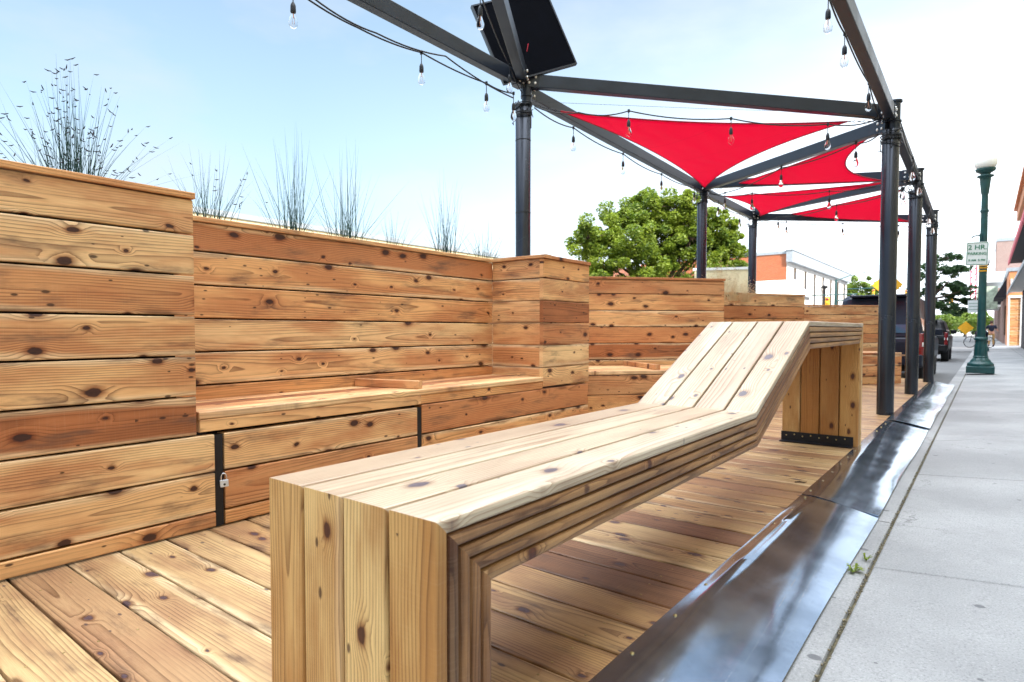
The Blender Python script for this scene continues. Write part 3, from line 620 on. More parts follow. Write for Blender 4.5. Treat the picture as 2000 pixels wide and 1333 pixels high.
plate(3.99, 7.93, 'middle steel plate beside the foot of the raised lounger end, with two bright streaks', 2, 0)
plate(7.94, 14.75, 'farthest steel plate along the three right posts, ending near the green lamp post', 3, 0)
# ------------------------------------------------------------------ weeds and litter at the kerb joint
def sprig(loc, n, size, label, seed):
    rnd = random.Random(seed); m_ = MB()
    for i in range(n):
        a = rnd.random() * 6.28; l = size * rnd.uniform(.4, 1); h = l * rnd.uniform(.3, .9); dv = V((math.cos(a), math.sin(a), 0))
        p0 = V((0, 0, 0)); p1 = dv * l * .5 + V((0, 0, h)); p2 = dv * l + V((0, 0, h * .8)); sd = dv.cross(ZA) * l * .13
        m_.add([p0, p1 + sd, p2, p1 - sd], [(0, 1, 2, 3)])
        for q in range(3):
            c = p0.lerp(p2, .3 + .25 * q) + V((0, 0, h * .5)); e = c + V((rnd.uniform(-1, 1), rnd.uniform(-1, 1), rnd.uniform(0, .6))) * size * .3; s2 = V((-(e - c).y, (e - c).x, 0)) * .35
            m_.add([c, (c + e) / 2 + s2, e, (c + e) / 2 - s2], [(0, 1, 2, 3)])
    o = m_.obj('weed', M['leaf'] ); o.location = loc; setp(o, label, 'weed')
sprig(onz(1668, 1118, -.066), 12, .050, 'small green weed nearest the plate edge in the kerb joint', 5)
sprig(onz(1692, 1096, -.066), 12, .038, 'tiny dark weed at the corner where two pavement joints meet', 6)
b = MB()
for i in range(420):
    t_ = random.random(); y = 1.2 + 6 * t_ ** 1.5; x = -.391 + random.gauss(0, .006); s_ = random.uniform(.002, .006)
    b.box((x, y, -.073 + s_ * .5), (s_, s_ * 1.4, s_), Matrix.Rotation(random.random() * 3, 3, 'Z'))
setp(b.obj('joint_debris', simple('joint_grit', (0.20, 0.17, 0.11), .9, var=.5, scale=80)), kind='stuff', label='fine dry debris lying in the joint between kerb and pavement')
o = MB(); o.tube([(0, 0, 0), (.03, .005, .004), (.055, .002, .002), (.075, .012, .005)], [.004, .006, .005, .002], 6)
tw = o.obj('twig', M['bark']); tw.location = onz(1552, 942, .006); tw.rotation_euler = (0, 0, .3); setp(tw, 'small dark twig lying on the deck near the raised lounger leg', 'twig')
# ------------------------------------------------------------------ pavilion frame
PA, PB, PC = V((-4.4, 5.87, 0)), V((-4.4, 11.65, 0)), V((-4.4, 14.9, 0))
R1, R2, R3 = V((-.945, 8.54, 0)), V((-.93, 11.6, 0)), V((-.885, 14.52, 0))
def post(p, top, label, base=0.0, mark=True):
    root = thing('steel_post', label, 'post', (p.x, p.y, base), group='black steel posts of the shade structure')
    r = .091; b = MB(); b.lathe([(r, 0), (r, top - .34 - base), (r - .01, top - .33 - base), (.05, top - .325 - base)], n=36); b.obj('outer_pipe', M['steel'], root)
    b = MB(); off = RR * .042; b.lathe([(.058, top - .6 - base), (.058, top - .012 - base)], off, 28); b.obj('inner_pipe', M['beam'], root)
    b = MB(); b.lathe([(.076, top - .012 - base), (.076, top + .01 - base)], off, 28); b.obj('cap_flange', M['beam'], root); b = MB(); b.lathe([(.072, top - .24 - base), (.072, top - .225 - base)], off, 28); b.obj('clamp_ring', M['beam'], root)
    for h in ((.62, 1.05, 1.9, 2.75) if mark else ()):
        b = MB(); b.lathe([(r + .002, h * top / 4 + .5), (r + .0025, h * top / 4 + .503), (r + .002, h * top / 4 + .508)], n=36); b.obj('pipe_band', M['cord'], root)
zA, zB, zC, z1, z2, z3 = 4.02, 3.83, 3.83, 3.72, 3.56, 3.36
post(PA, zA, 'black left post rising behind the square planter column, carrying the solar panel'); post(PB, zB, 'black left post in front of the big tree, holding the lowest sail corner', mark=False); post(PC, zC, 'thin far left post in front of the orange brick building', mark=False)
post(R1, z1, 'nearest and thickest of the black right posts, beside the lounger end', mark=False); post(R2, z2, 'middle one of the black right posts', mark=False); post(R3, z3, 'farthest of the black right posts, beside the green lamp post', mark=False)
def beam(a, bb, label, w=.10, h=.15, plates=(1, 1)):
    a = V(a); bb = V(bb); d = (bb - a); L = d.length; root = thing('steel_beam', label, 'beam', a, math.atan2(d.y, d.x), group='grey steel beams of the shade structure')
    pit = -math.asin(d.z / L); m_ = MB(); Ry = Matrix.Rotation(pit, 3, 'Y'); o0 = .16
    # C-shaped channel: web + two flanges
    m_.box(Ry @ V((L / 2, 0, 0)), (L - 2 * o0, w, h), Ry); o = m_.obj('beam_body', M['beam'], root, bevel=.006)
    for e in (0, 1):
        if not plates[e]: continue
        x = o0 - .05 if e == 0 else L - o0 + .05; m_ = MB(); m_.box(Ry @ V((x, 0, 0)), (.16, w * 1.12, h * 1.06), Ry); pb_ = m_.obj('end_plate', M['steel'], root)
        for ax_ in (-.035, .035):
            for az_ in (-.035, .035):
                for sd in (-1, 1):
                    m_ = MB(); m_.lathe([(.015, 0), (.015, .009), (.010, .013)], (0, 0, 0), 8, Matrix.Rotation(-sd * math.pi / 2, 3, 'X')); q = m_.obj('bolt', M['bolt'], pb_); q.location = Ry @ V((x + ax_, sd * w * .56, az_))
def up(p, z): return V((p.x, p.y, z))
beam(up(PA, 3.97), up(R1, 3.59), 'long front beam from the solar panel post to the nearest right post, above the first sail')
beam(up(PA, 3.95), (-4.4, -1.2, 3.95), 'beam running from the solar panel post to the top left out of the photo', plates=(1, 0))
beam(up(PA, 3.99), (-.93, -.12, 3.93), 'beam running steeply up from the solar panel post, passing in front of the panel', plates=(1, 0), w=.11)
beam(up(PA, 3.86), up(PB, 3.76), 'pale left side beam below the first sail, between the first two left posts')
beam(up(PB, 3.78), up(R1, 3.46), 'diagonal beam behind the first sail, from the second left post to the nearest right post')
beam(up(PB, 3.84), up(R2, 3.47), 'beam under the second sail, from the second left post to the middle right post')
beam(up(PB, 3.72), up(PC, 3.72), 'short left side beam between the second and third left posts')
beam(up(PC, 3.80), up(R2, 3.42), 'diagonal beam behind the third sail')
beam(up(PC, 3.70), up(R3, 3.20), 'farthest cross beam below the fourth sail')
beam(up(R1, 3.56), (-.93, -.12, 3.62), 'right side beam running out of the top of the photo toward the viewer', plates=(1, 0))
beam(up(R1, 3.55), up(R2, 3.42), 'right side beam between the nearest and middle right posts'); beam(up(R2, 3.42), up(R3, 3.20), 'right side beam between the middle and farthest right posts')
# ------------------------------------------------------------------ sails
def sail(c, label, sag=(.12, .12, .12), anchors=None, drop=.10):
    c = [V(x) for x in c]; root = thing('shade_sail', label, 'shade sail', (c[0] + c[1] + c[2]) / 3, group='red triangular shade sails'); n = 26; m_ = MB(); idx = {}; vs = []
    cen = (c[0] + c[1] + c[2]) / 3
    def edge(i, t):   # inward-curved edge
        a, bb = c[i], c[(i + 1) % 3]; p = a.lerp(bb, t); q = (cen - (a + bb) / 2); q = q * sag[i] * 4 * t * (1 - t) * 1.9; return p + q
    for i in range(n + 1):
        for j in range(n + 1 - i):
            a, b_, g = 1 - (i + j) / n, i / n, j / n
            p = V((0, 0, 0)); p = c[0] * a + c[1] * b_ + c[2] * g
            # transfinite displacement from the three edges
            def dis(k, s, t, u_):
                if s + t < 1e-6: return V((0, 0, 0))
                tt = t / (s + t); e = edge(k, tt) - c[k].lerp(c[(k + 1) % 3], tt); return e * (1 - u_) ** 2
            p = p + dis(0, a, b_, g) + dis(1, b_, g, a) + dis(2, g, a, b_); p.z -= drop * 27 * a * b_ * g
            idx[(i, j)] = len(vs); vs.append(p)
    fs = []
    for i in range(n):
        for j in range(n - i):
            fs.append((idx[(i, j)], idx[(i + 1, j)], idx[(i, j + 1)]))
            if i + j < n - 1: fs.append((idx[(i + 1, j)], idx[(i + 1, j + 1)], idx[(i, j + 1)]))
    m_.add(vs, fs, smooth=True); o = m_.obj('cloth', M['sail'], root); so = o.modifiers.new('solid', 'SOLIDIFY'); so.thickness = .003
    bnd = [[vs[idx[(i, 0)]] for i in range(n + 1)], [vs[idx[(n - j, j)]] for j in range(n + 1)], [vs[idx[(0, n - j)]] for j in range(n + 1)]]
    m_ = MB()
    for e in bnd: m_.tube(e, .009, 6)
    h = m_.obj('hem', M['sailhem'], root); R_(root, o, h)
    if anchors:
        m_ = MB()
        for k in range(3):
            a = V(anchors[k]); p = c[k]; L = (a - p).length; nn = max(2, int(L / .06))
            for q in range(nn):
                x0 = p.lerp(a, q / nn); x1 = p.lerp(a, (q + .8) / nn); s_ = V((0, 0, .012)) if q % 2 else (a - p).cross(ZA).normalized() * .012
                m_.tube([x0, (x0 + x1) / 2 + s_, x1, (x0 + x1) / 2 - s_, x0], .0035, 5)
        ch = m_.obj('corner_chain', M['steel'], root); R_(root, ch)
aA, aB, aC = V((-4.33, 5.97, 3.70)), V((-4.32, 11.6, 3.68)), V((-4.32, 14.85, 3.70))
a1, a2, a3 = V((-1.03, 8.5, 3.50)), V((-1.02, 11.5, 3.36)), V((-1.0, 14.45, 3.15))
sail([(-4.2, 6.374, 3.712), (-1.352, 8.2, 3.483), (-4.3, 11.50, 3.735)], 'nearest and largest red shade sail, pointing down at the second left post', (.09, .13, .13), (aA, a1, aB), .05)
sail([(-4.1, 12.0, 3.80), (-1.162, 8.9, 3.478), (-1.351, 11.25, 3.381)], 'second red sail with a round bite at the nearest right post', (.06, .26, .05), (aB, a1, a2), .05)
sail([(-4.2, 12.3, 3.70), (-1.25, 11.3, 3.36), (-4.2, 14.75, 3.67)], 'third red sail, a narrow wedge pointing down at the third left post', (.06, .15, .13), (aB, a2, aC), .05)
sail([(-4.1, 15.4, 3.73), (-1.121, 11.9, 3.333), (-1.216, 14.2, 3.14)], 'farthest red sail, partly behind the nearest right post', (.06, .22, .04), (aC, a2, a3), .05)
# ------------------------------------------------------------------ string lights
sock_m = MB(); sock_m.lathe([(.006, 0), (.010, -.012), (.015, -.02), (.017, -.055), (.015, -.062)], n=12)
ME_S = None
def make_sock(parent, p, sc1=1.0, first=[None], drop=.09):
    global ME_S
    if first[0] is None:
        o = MB(); o.tube([(0, 0, drop), (0, 0, -.002)], .0035, 6); o.lathe([(.006, .004), (.013, -.008), (.0165, -.02), (.018, -.058), (.0145, -.066)], n=14); o.box((0, 0, drop), (.02, .012, .03))
        s_ = o.obj('socket', M['cord'], parent)
        o = MB(); o.lathe([(.012, -.064), (.014, -.075), (.024, -.10), (.029, -.122), (.027, -.142), (.017, -.158), (.003, -.163)], n=16); g = o.obj('bulb', M['bulb'], s_)
        o = MB(); o.tube([(0, 0, -.066), (0, .003, -.1)], .003, 5); o.tube([(0, .008, -.095), (.006, .004, -.135), (-.006, -.002, -.135), (0, -.008, -.095)], .0012, 4); o.obj('filament', M['filament'], s_)
        first[0] = s_
    else: s_ = dup(first[0], parent)
    s_.location = V(p) - V((0, 0, drop * sc1)); s_.scale = (sc1,) * 3; return s_
def string(label, pts, bulbs, sag=.05, cable=None, r=.0075):
    """pts: world points; bulbs: indices of pts that carry a socket"""
    root = thing('string_light', label, 'string lights', (0, 0, 0), group='string lights with clear bulbs'); m_ = MB(); line = []
    for i in range(len(pts) - 1):
        a, c = V(pts[i]), V(pts[i + 1])
        for k in range(8): t_ = k / 8; line.append(a.lerp(c, t_) - V((0, 0, sag * 4 * t_ * (1 - t_))))
    line.append(V(pts[-1])); m_.tube(line, r, 6)
    if cable: m_.tube([V(pts[0]) + V((0, 0, .05)), V(pts[0]).lerp(V(pts[-1]), .5) + V((0, 0, .04)), V(pts[-1]) + V((0, 0, .05))], .002, 5)
    m_.obj('cord', M['cord'], root)
    for i in bulbs: make_sock(root, V(pts[i]), 1.2)
    return root
xl = -4.28
string('left string of bulbs hanging under the beam that leaves at the top left', [onx(u, v, xl) for u, v in ((430, -110), (572, -22), (700, 55), (823, 103), (950, 163), (1003, 183))], [1, 3, 4, 5], .02)
string('plain thin cable looped beside the left string of bulbs', [onx(u, v, xl + .02) for u, v in ((430, -150), (610, -5), (735, 65), (870, 110), (1003, 192))], [], .03)
string('string of bulbs along the steep beam in front of the solar panel', [V((-1.2, .2, 3.8)), atd(938, -12, 5.3), atd(995, 128, 6.9), V((-4.36, 5.8, 3.80))], [1, 2], .03)
def lerp_line(a, c, uvs):
    """points on the vertical plane through a,c seen at the given image places"""
    a = V(a); c = V(c); n = (c - a).cross(ZA); out = []
    for u, v in uvs:
        d = ray(u, v); t_ = (a - O).dot(n) / d.dot(n); out.append(O + d * t_)
    return out
string('string of bulbs across the front of the first sail', [V((-4.3, 5.96, 3.68))] + lerp_line((-4.3, 5.96, 0), (-1.0, 8.44, 0), ((1130, 220), (1228, 217), (1428, 232), (1617, 243))) + [V((-1.04, 8.44, 3.52))], [2, 3, 4], .045, True)
string('string of bulbs on the left below the first sail', [V((-4.3, 5.96, 3.66))] + lerp_line((-4.3, 5.9, 0), (-4.3, 11.6, 0), ((1120, 250), (1217, 301), (1292, 341), (1356, 366))) + [V((-4.32, 11.55, 3.7))], [1, 2, 3, 4], .04, True)
string('string of bulbs between the first and second sails', [V((-4.28, 11.6, 3.70))] + lerp_line((-4.28, 11.6, 0), (-1.0, 8.6, 0), ((1416, 377), (1526, 328), (1672, 280))) + [V((-1.04, 8.62, 3.42))], [1, 2, 3], .05)
string('string of bulbs above the third sail', [V((-4.28, 11.7, 3.66))] + lerp_line((-4.28, 11.7, 0), (-1.0, 11.5, 0), ((1469, 378), (1620, 374), (1762, 352))) + [V((-1.02, 11.5, 3.34))], [1, 2, 3], .05)
string('string of bulbs on the left between the second and third left posts', [V((-4.3, 11.75, 3.62))] + lerp_line((-4.3, 11.7, 0), (-4.3, 14.8, 0), ((1403, 394), (1445, 418))) + [V((-4.32, 14.8, 3.66))], [1, 2], .06)
string('string of bulbs in front of the fourth sail', [V((-4.28, 14.8, 3.62))] + lerp_line((-4.28, 14.8, 0), (-1.02, 11.7, 0), ((1520, 424), (1634, 401), (1765, 368))) + [V((-1.02, 11.7, 3.28))], [1, 2, 3], .06)
string('farthest string of bulbs below the fourth sail', [V((-4.28, 14.9, 3.6))] + lerp_line((-4.28, 14.9, 0), (-1.02, 14.4, 0), ((1536, 434), (1646, 437), (1755, 441))) + [V((-1.0, 14.4, 3.1))], [1, 2, 3], .04)
string('string of bulbs hanging beside the right beam at the top of the photo', [V((-1.07, 4.0, 3.6))] + [onx(u, v, -1.07) for u, v in ((1618, -8), (1650, 66), (1697, 163))] + [V((-1.05, 8.4, 3.52))], [1, 2, 3], .03)
string('string of bulbs beyond the nearest right post', [V((-.85, 8.7, 3.45)), V((-.82, 9.7, 3.30)), V((-.82, 10.7, 3.28)), V((-.87, 11.5, 3.33))], [1, 2], .06)
string('string of bulbs beyond the middle right post', [V((-.85, 11.7, 3.3)), V((-.82, 12.7, 3.12)), V((-.82, 13.6, 3.08)), V((-.84, 14.4, 3.12))], [1, 2], .06)
# wrapped cord knots at the post heads
def tangle(c, r, n, label, seed):
    rnd = random.Random(seed); m_ = MB()
    for k in range(n):
        z0 = rnd.uniform(-.16, .10); tilt = rnd.uniform(-.5, .5); pts = [V((math.cos(t_) * r * 1.02, math.sin(t_) * r * 1.02, z0 + tilt * .09 * math.cos(t_ + k))) for t_ in [i * math.tau / 16 for i in range(17)]]; m_.tube(pts, .006, 5, cap=False)
    for k in range(n * 2):
        a = rnd.uniform(0, 6.28); p = V((math.cos(a) * r, math.sin(a) * r, rnd.uniform(-.15, .1))); pts = [p]
        for q in range(5): p = p + V((rnd.uniform(-.03, .03), rnd.uniform(-.03, .03), rnd.uniform(-.05, .03))); pts.append(p)
        m_.tube(pts, .005, 5)
    o = m_.obj('cord_loop', M['cord']); o.location = c; setp(o, label, 'cord', 'cord wound round the post heads')
for i, (p, z, nm) in enumerate(((PA, 3.62, 'solar panel post'), (PB, 3.62, 'second left post'), (PC, 3.64, 'third left post'), (R1, 3.38, 'nearest right post'), (R2, 3.26, 'middle right post'), (R3, 3.04, 'farthest right post'))):
    tangle((p.x, p.y, z), .103, 5, 'black cord wound round the head of the ' + nm, i)
# ------------------------------------------------------------------ solar panel
bl, br_, tl = onx(985, 163, -4.42), onx(1123, 125, -3.62), None
bl = atd(985, 163, 7.15); br_ = atd(1123, 125, 7.42); exx = br_ - bl; q0_, q1_ = atd(923, 15, 7.0), atd(923, 15, 9.0); f0_, f1_ = (q0_ - bl).dot(exx), (q1_ - bl).dot(exx); tlv = q0_.lerp(q1_, -f0_ / (f1_ - f0_)); print('panel', tlv, bl)
ex = (br_ - bl); ey = (tlv - bl); n_ = ex.cross(ey).normalized(); ey = (ey - ex * ey.dot(ex) / ex.length_squared); Wp, Hp = ex.length, ey.length
ex.normalize(); ey.normalize(); Rm = Matrix((ex, ey, n_)).transposed()
sp = thing('solar_panel', 'black solar panel seen from below, tilted on a bracket above the left post', 'solar panel', bl + ex * Wp / 2 + ey * Hp / 2)
b = MB(); b.box((0, 0, 0), (Wp, Hp, .03), Rm); b.obj('panel', M['panelback'], sp)
b = MB()
for s_ in (-1, 1): b.box(Rm @ V((s_ * (Wp / 2 + .008), 0, 0)), (.018, Hp + .03, .045), Rm); b.box(Rm @ V((0, s_ * (Hp / 2 + .008), 0)), (Wp + .0, .018, .045), Rm)
b.obj('frame', M['steel'], sp)
b = MB(); hc = V((PA.x, PA.y, 3.95)) + RR * .042 - sp.location; c0 = V((0, 0, 0)) ; b.tube([hc, hc + V((0, 0, .55))], .022, 10); b.tube([hc + V((0, 0, .45)), c0 * .7 + hc * .3 + V((0, 0, .1))], .016, 8); b.obj('mast', M['alu'], sp)
b = MB(); b.tube([hc + V((.05, -.03, 0)), hc + V((.07, -.04, .15)), hc + V((.03, -.05, .3)), hc + V((.06, -.05, .42))], .006, 6); b.tube([hc + V((-.06, -.05, .25)), hc + V((-.08, -.06, .33)), hc + V((-.03, -.05, .42))], .006, 6); b.obj('wire', M['redwire'], sp)
# ------------------------------------------------------------------ grasses
def grass(loc, n, h, spread, label, seed, mat='blade', seeds=0, group='ornamental grasses in the planters', wdt=.0058, seedmat='seed', name='ornamental_grass'):
    rnd = random.Random(seed); root = thing(name, label, 'grass', loc, group=group); m_ = MB(); sd = MB()
    for i in range(n):
        a = rnd.random() * 6.28; s = abs(rnd.gauss(0, .75)) * spread; hh = h * rnd.uniform(.35, 1) * (1 - .25 * s / max(spread, .01)); b0 = V((rnd.gauss(0, .035), rnd.gauss(0, .045), 0)); dv = V((math.cos(a), math.sin(a), 0))
        pts = []; cv = rnd.uniform(.8, 1.5); 
        for k in range(6): t_ = k / 5; pts.append(b0 + dv * s * t_ ** cv + V((0, 0, hh * t_ * (1 - .10 * t_ * s / h))))
        sd_ = V((rnd.uniform(-1, 1), rnd.uniform(-1, 1), 0)).normalized(); vs = []; fs = []
        for k, p in enumerate(pts): w_ = wdt * (1 - k / 5.3) * .5 * rnd.uniform(.9, 1.1); vs += [p - sd_ * w_, p + sd_ * w_]
        fs = [(2 * k, 2 * k + 1, 2 * k + 3, 2 * k + 2) for k in range(5)]; m_.add(vs, fs)
        sd2 = sd_.cross(ZA); vs = []
        for k, p in enumerate(pts): w_ = wdt * (1 - k / 5.3) * .4; vs += [p - sd2 * w_, p + sd2 * w_]
        m_.add(vs, fs)
        if seeds and rnd.random() < seeds:
            for q in range(rnd.choice((1, 2, 3))):
                p = pts[-1].lerp(pts[-2], q * .8 * rnd.random()); dd = V((rnd.uniform(-1, 1), rnd.uniform(-1, 1), rnd.uniform(-.5, .35))).normalized() * rnd.uniform(.018, .032); sd.tube([p, p + dd * .5 + V((0, 0, -.003)), p + dd], [.0015, .0032, .001], 5)
    m_.obj('blades', M[mat], root)
    if seeds: sd.obj('seed_heads', M[seedmat], root)
grass((-3.72, 1.10, 1.56), 190, .86, .36, 'tall grass with many dark seed heads above the left planter wall', 1, seeds=.62)
grass((-3.55, .62, 1.56), 34, .58, .28, 'thin wispy grass leaning out at the far left edge', 21, seeds=.1)
grass((-3.95, 1.92, 1.56), 66, .70, .36, 'short grass just right of the tall left planter wall', 2, seeds=.08)
grass((-3.95, 2.50, 1.56), 70, 1.0, .30, 'narrow upright grass, second clump from the left over the bench', 3)
grass((-3.95, 2.98, 1.56), 84, 1.0, .36, 'dense spiky grass in the middle of the bench planter', 4)
grass((-3.95, 3.45, 1.56), 50, .50, .24, 'smallest sparse grass tuft in the bench planter', 5)
grass((-3.95, 4.08, 1.56), 62, 1.0, .34, 'tall spiky grass left of the black solar panel post', 6)
grass((-3.95, 4.60, 1.56), 70, .66, .38, 'low open grass beside the square planter column', 7)
for i, (t_, h_) in enumerate(((.12, .34), (.30, .26), (.50, .30), (.68, .42), (.84, .36))):
    p = V((-3.95, 6.03, 0)).lerp(V((-2.585, 7.62, 0)), t_) + V((-.26, .22, 1.52))
    grass(p, 130, h_, .16, ('soft green grass tuft nearest the square column', 'low green grass tuft left of the planter middle', 'low green grass tuft in the planter middle', 'green grass around the foot of the second left post', 'thin green grass right of the second left post')[i], 30 + i, mat='leaf', wdt=.004)
for i, (u, v, dp) in enumerate(((1408, 545, 8.6), (1432, 545, 8.9), (1455, 560, 9.4))):
    p = atd(u, v, dp); p.z = 1.45
    grass(p, 150, .62 - .1 * i, .22, ('pale feathery dry grass beside the second left post', 'fluffiest pale feather grass above the red planter wall', 'low pale dry grass left of the third left post')[i], 50 + i, mat='drygrass', wdt=.004, seeds=.6, seedmat='drygrass')
# ------------------------------------------------------------------ trees
def leaves(m_, c, rad, n, size, rnd, sq=1.0):
    for i in range(n):
        while True:
            p = V((rnd.uniform(-1, 1), rnd.uniform(-1, 1), rnd.uniform(-1, 1)))
            if .45 < p.length < 1.0 or (p.length <= .45 and rnd.random() < .25): break
        p = V((p.x * rad, p.y * rad, p.z * rad * sq)) + V(c); a = V((rnd.gauss(0, 1), rnd.gauss(0, 1), rnd.gauss(0, .6))).normalized(); bb = a.cross(V((rnd.gauss(0, 1), rnd.gauss(0, 1), rnd.gauss(0, 1)))).normalized(); s_ = size * rnd.uniform(.6, 1.3)
        m_.v += [tuple(p - a * s_), tuple(p + bb * s_ * .42 + a * s_ * .1), tuple(p + a * s_), tuple(p - bb * s_ * .42 + a * s_ * .1)]
        k = len(m_.v); m_.f.append((k - 4, k - 3, k - 2, k - 1)); m_.wd += [(0, 0, 0)] * 4; m_.rn += [(.5, .5, .5)] * 4; m_.mi.append(0); m_.sm.append(False)
def tree(base, clumps, label, mat, nleaf, lsize, seed, trunk_r=.16, fork=2.0, sq=.85, name='broadleaf_tree', sub=9):
    rnd = random.Random(seed); base = V(base); root = thing(name, label, 'tree', base); m_ = MB(); tm = MB()
    tot = sum(r ** 2 for _, r in clumps); top = V((0, 0, fork))
    tm.tube([(0, 0, 0), (.03, .02, fork * .5), top], [trunk_r * 1.25, trunk_r, trunk_r * .8], 10)
    for c, r in clumps:
        c = V(c) - base; mid = top.lerp(c, .5) + V((rnd.uniform(-.3, .3), rnd.uniform(-.3, .3), -.15)) * r * .4
        tm.tube([top, mid, c], [trunk_r * .55, trunk_r * .3, trunk_r * .12], 7)
        k = max(6, int(sub * 2.2))
        for q in range(k):
            d = V((rnd.gauss(0, 1), rnd.gauss(0, 1), rnd.gauss(0, .8))).normalized() * r * rnd.uniform(.35, 1.05); d.z *= sq; rr_ = r * rnd.uniform(.14, .40); tm.tube([c, c + d], [trunk_r * .1, trunk_r * .04], 4)
            leaves(m_, c + d, rr_, int(nleaf * r * r / tot / k), lsize, rnd, sq)
    m_.obj('crown', M[mat], root); tm.obj('trunk', M['bark'], root)
def C(u, v, d, r): return (tuple(atd(u, v, d)), r)
tb = atd(1290, 640, 26); tb.z = -.1
tree(tb, [C(1150, 465, 25, .95), C(1205, 440, 26, 1.05), C(1262, 410, 26.5, 1.15), C(1320, 405, 25.5, 1.0), C(1350, 430, 25.5, 1.0), C(1235, 480, 24.5, 1.1), C(1180, 515, 25.5, 1.0), C(1330, 490, 26.5, 1.0), C(1405, 455, 25.5, .75), C(1415, 480, 25.5, .85), C(1430, 515, 25.5, .75), C(1375, 470, 26, .9), C(1290, 450, 26, .9), C(1400, 432, 25.5, .7), C(1245, 440, 26, .9), C(1300, 495, 26, 1.0), C(1350, 465, 25, .9), C(1180, 480, 25.5, .9), C(1440, 540, 25.5, .7), C(1270, 530, 25, 1.0), C(1390, 530, 25, .8), C(1155, 540, 25, .7), C(1210, 560, 25, .9), C(1340, 560, 25, .9)],
     'big rounded bright green tree behind the second left post', 'leaf', 120000, .075, 3, .17, 2.6, sub=12)
tb = atd(1670, 648, 78); tb.z = -.1
tree(tb, [C(1662, 575, 78, 1.6), C(1680, 562, 78, 1.7), C(1700, 572, 78, 1.6), C(1648, 590, 78, 1.3), C(1690, 590, 78, 1.8), C(1665, 600, 78, 1.6), C(1715, 590, 78, 1.3)], 'distant yellow green tree under the mast arm street light', 'leaf2', 9000, .2, 4, .2, 3)
tb = atd(1815, 648, 36); tb.z = -.1
tree(tb, [C(1800, 540, 36, .8), C(1825, 520, 36, .85), C(1850, 505, 36, .75), C(1860, 530, 36, .8), C(1845, 560, 36, .95), C(1880, 525, 35, .55), C(1865, 575, 36, .8), C(1890, 565, 35, .5), C(1885, 588, 36, .65), C(1835, 595, 36, .9), C(1868, 607, 37, .75), C(1800, 575, 36, .8)],
     'tree with flat dark layered branches between the far right post and the green lamp post', 'leaf3', 6500, .12, 5, .10, 3, sq=.42)
for i, (u, v, r) in enumerate(((1850, 628, 3.0), (1885, 622, 3.2), (1915, 628, 3.0), (1780, 600, 3.6))):
    tb = atd(u, 648, 120 + 6 * i); tb.z = -.1
    tree(tb, [C(u, v, 120 + 6 * i, r), C(u + 14, v + 6, 120 + 6 * i, r * .7), C(u - 13, v + 5, 121 + 6 * i, r * .8)], ('sunlit far tree above the off-road vehicle', 'sunlit far tree left of the green lamp post', 'sunlit far tree right of the green lamp post, seen under the canopy', 'dull far tree behind the parked vehicle roof')[i], 'leaf2', 5000, .3, 60 + i, .25, 2)
# ------------------------------------------------------------------ buildings
def building(name, label, x0, x1, y0, y1, h, mat, roof='roofgrey', windows=(), parapet=.35, wface='x', cat='building', pmat=None, z0=-.1, cornice=None):
    root = thing(name, label, cat, ((x0 + x1) / 2, (y0 + y1) / 2, z0)); cx_, cy_ = root.location.x, root.location.y; b = MB(); w_, d_ = x1 - x0, y1 - y0
    b.box((0, 0, (h - z0) / 2), (w_, d_, h - z0)); b.obj('wall', mat, root)
    b = MB(); b.box((0, 0, h - z0 + parapet / 2), (w_ + .12, d_ + .12, parapet)); b.obj('parapet', pmat or M[roof], root)
    for (face, a, z, ww, hh, m2) in windows:   # opening: frame + recessed pane
        t_ = .06
        if face == 'x': p = V((x1 - cx_ + .0, a - cy_, z - z0)); rot = Matrix.Rotation(math.pi / 2, 3, 'Z')
        elif face == '-x': p = V((x0 - cx_, a - cy_, z - z0)); rot = Matrix.Rotation(-math.pi / 2, 3, 'Z')
        else: p = V((a - cx_, y0 - cy_, z - z0)); rot = Matrix.Identity(3)
        b = MB()
        for dx_, sx_, dz_, sz_ in ((0, ww + .16, hh / 2 + .04, .08), (0, ww + .2, -hh / 2 - .05, .10), (-ww / 2 - .04, .08, 0, hh), (ww / 2 + .04, .08, 0, hh)):
            b.box(rot @ V((dx_, -.03, dz_)) + p, (sx_, .10, sz_), rot)
        f_ = b.obj('window', M[m2], root); b = MB(); b.box(rot @ V((0, -.006, 0)) + p, (ww, .012, hh), rot); b.obj('pane', M['glassdark'], f_)
    return root
bl_w = [('x', 3 + 2.6 * i, 2.2, 1.3, 1.5, 'roofgrey') for i in range(8)]
building('long_building', 'long low cream building across the street, its sunlit top showing over the bench planter', -30, -18, -6, 24, 4.42, M['cream'], windows=bl_w, parapet=.16)
rb = building('brick_building', 'red brick building side seen between the square column and the big tree', -44, -26.2, 43, 60, 6.75, M['brick'], parapet=.15, windows=[('y', -30, 3, 1.2, 1.8, 'white'), ('y', -34, 3, 1.2, 1.8, 'white')])
b = MB(); b.box((-2.2, -8.4, 7.15), (10, .5, .5)); b.obj('stepped_parapet', M['brick'], rb)
pB = onx(1533, 487, -13.5); ytop = pB.y; hB = 8.1
pB2 = onx(1603, 520, -13.5)
M['obrick'] = brick('orange_brick', (0.52, 0.15, 0.055), (0.42, 0.105, 0.04), (0.42, 0.25, 0.17))
wb = building('brick_building', 'orange brick building with a white painted street front and grey metal cornice', -27, -13.5, 55.3, 83, 7.6, M['obrick'], parapet=.25)
b = MB(); b.box((6.80, 0.0, 3.85), (.12, 27.72, 7.7)); b.obj('white_facade', M['whitebrick'], wb)
b = MB(); b.box((7.02, -.1, 7.45), (.5, 28.0, .95)); b.box((7.02, -.1, 7.98), (.62, 28.1, .1)); b.obj('cornice', M['roofgrey'], wb)
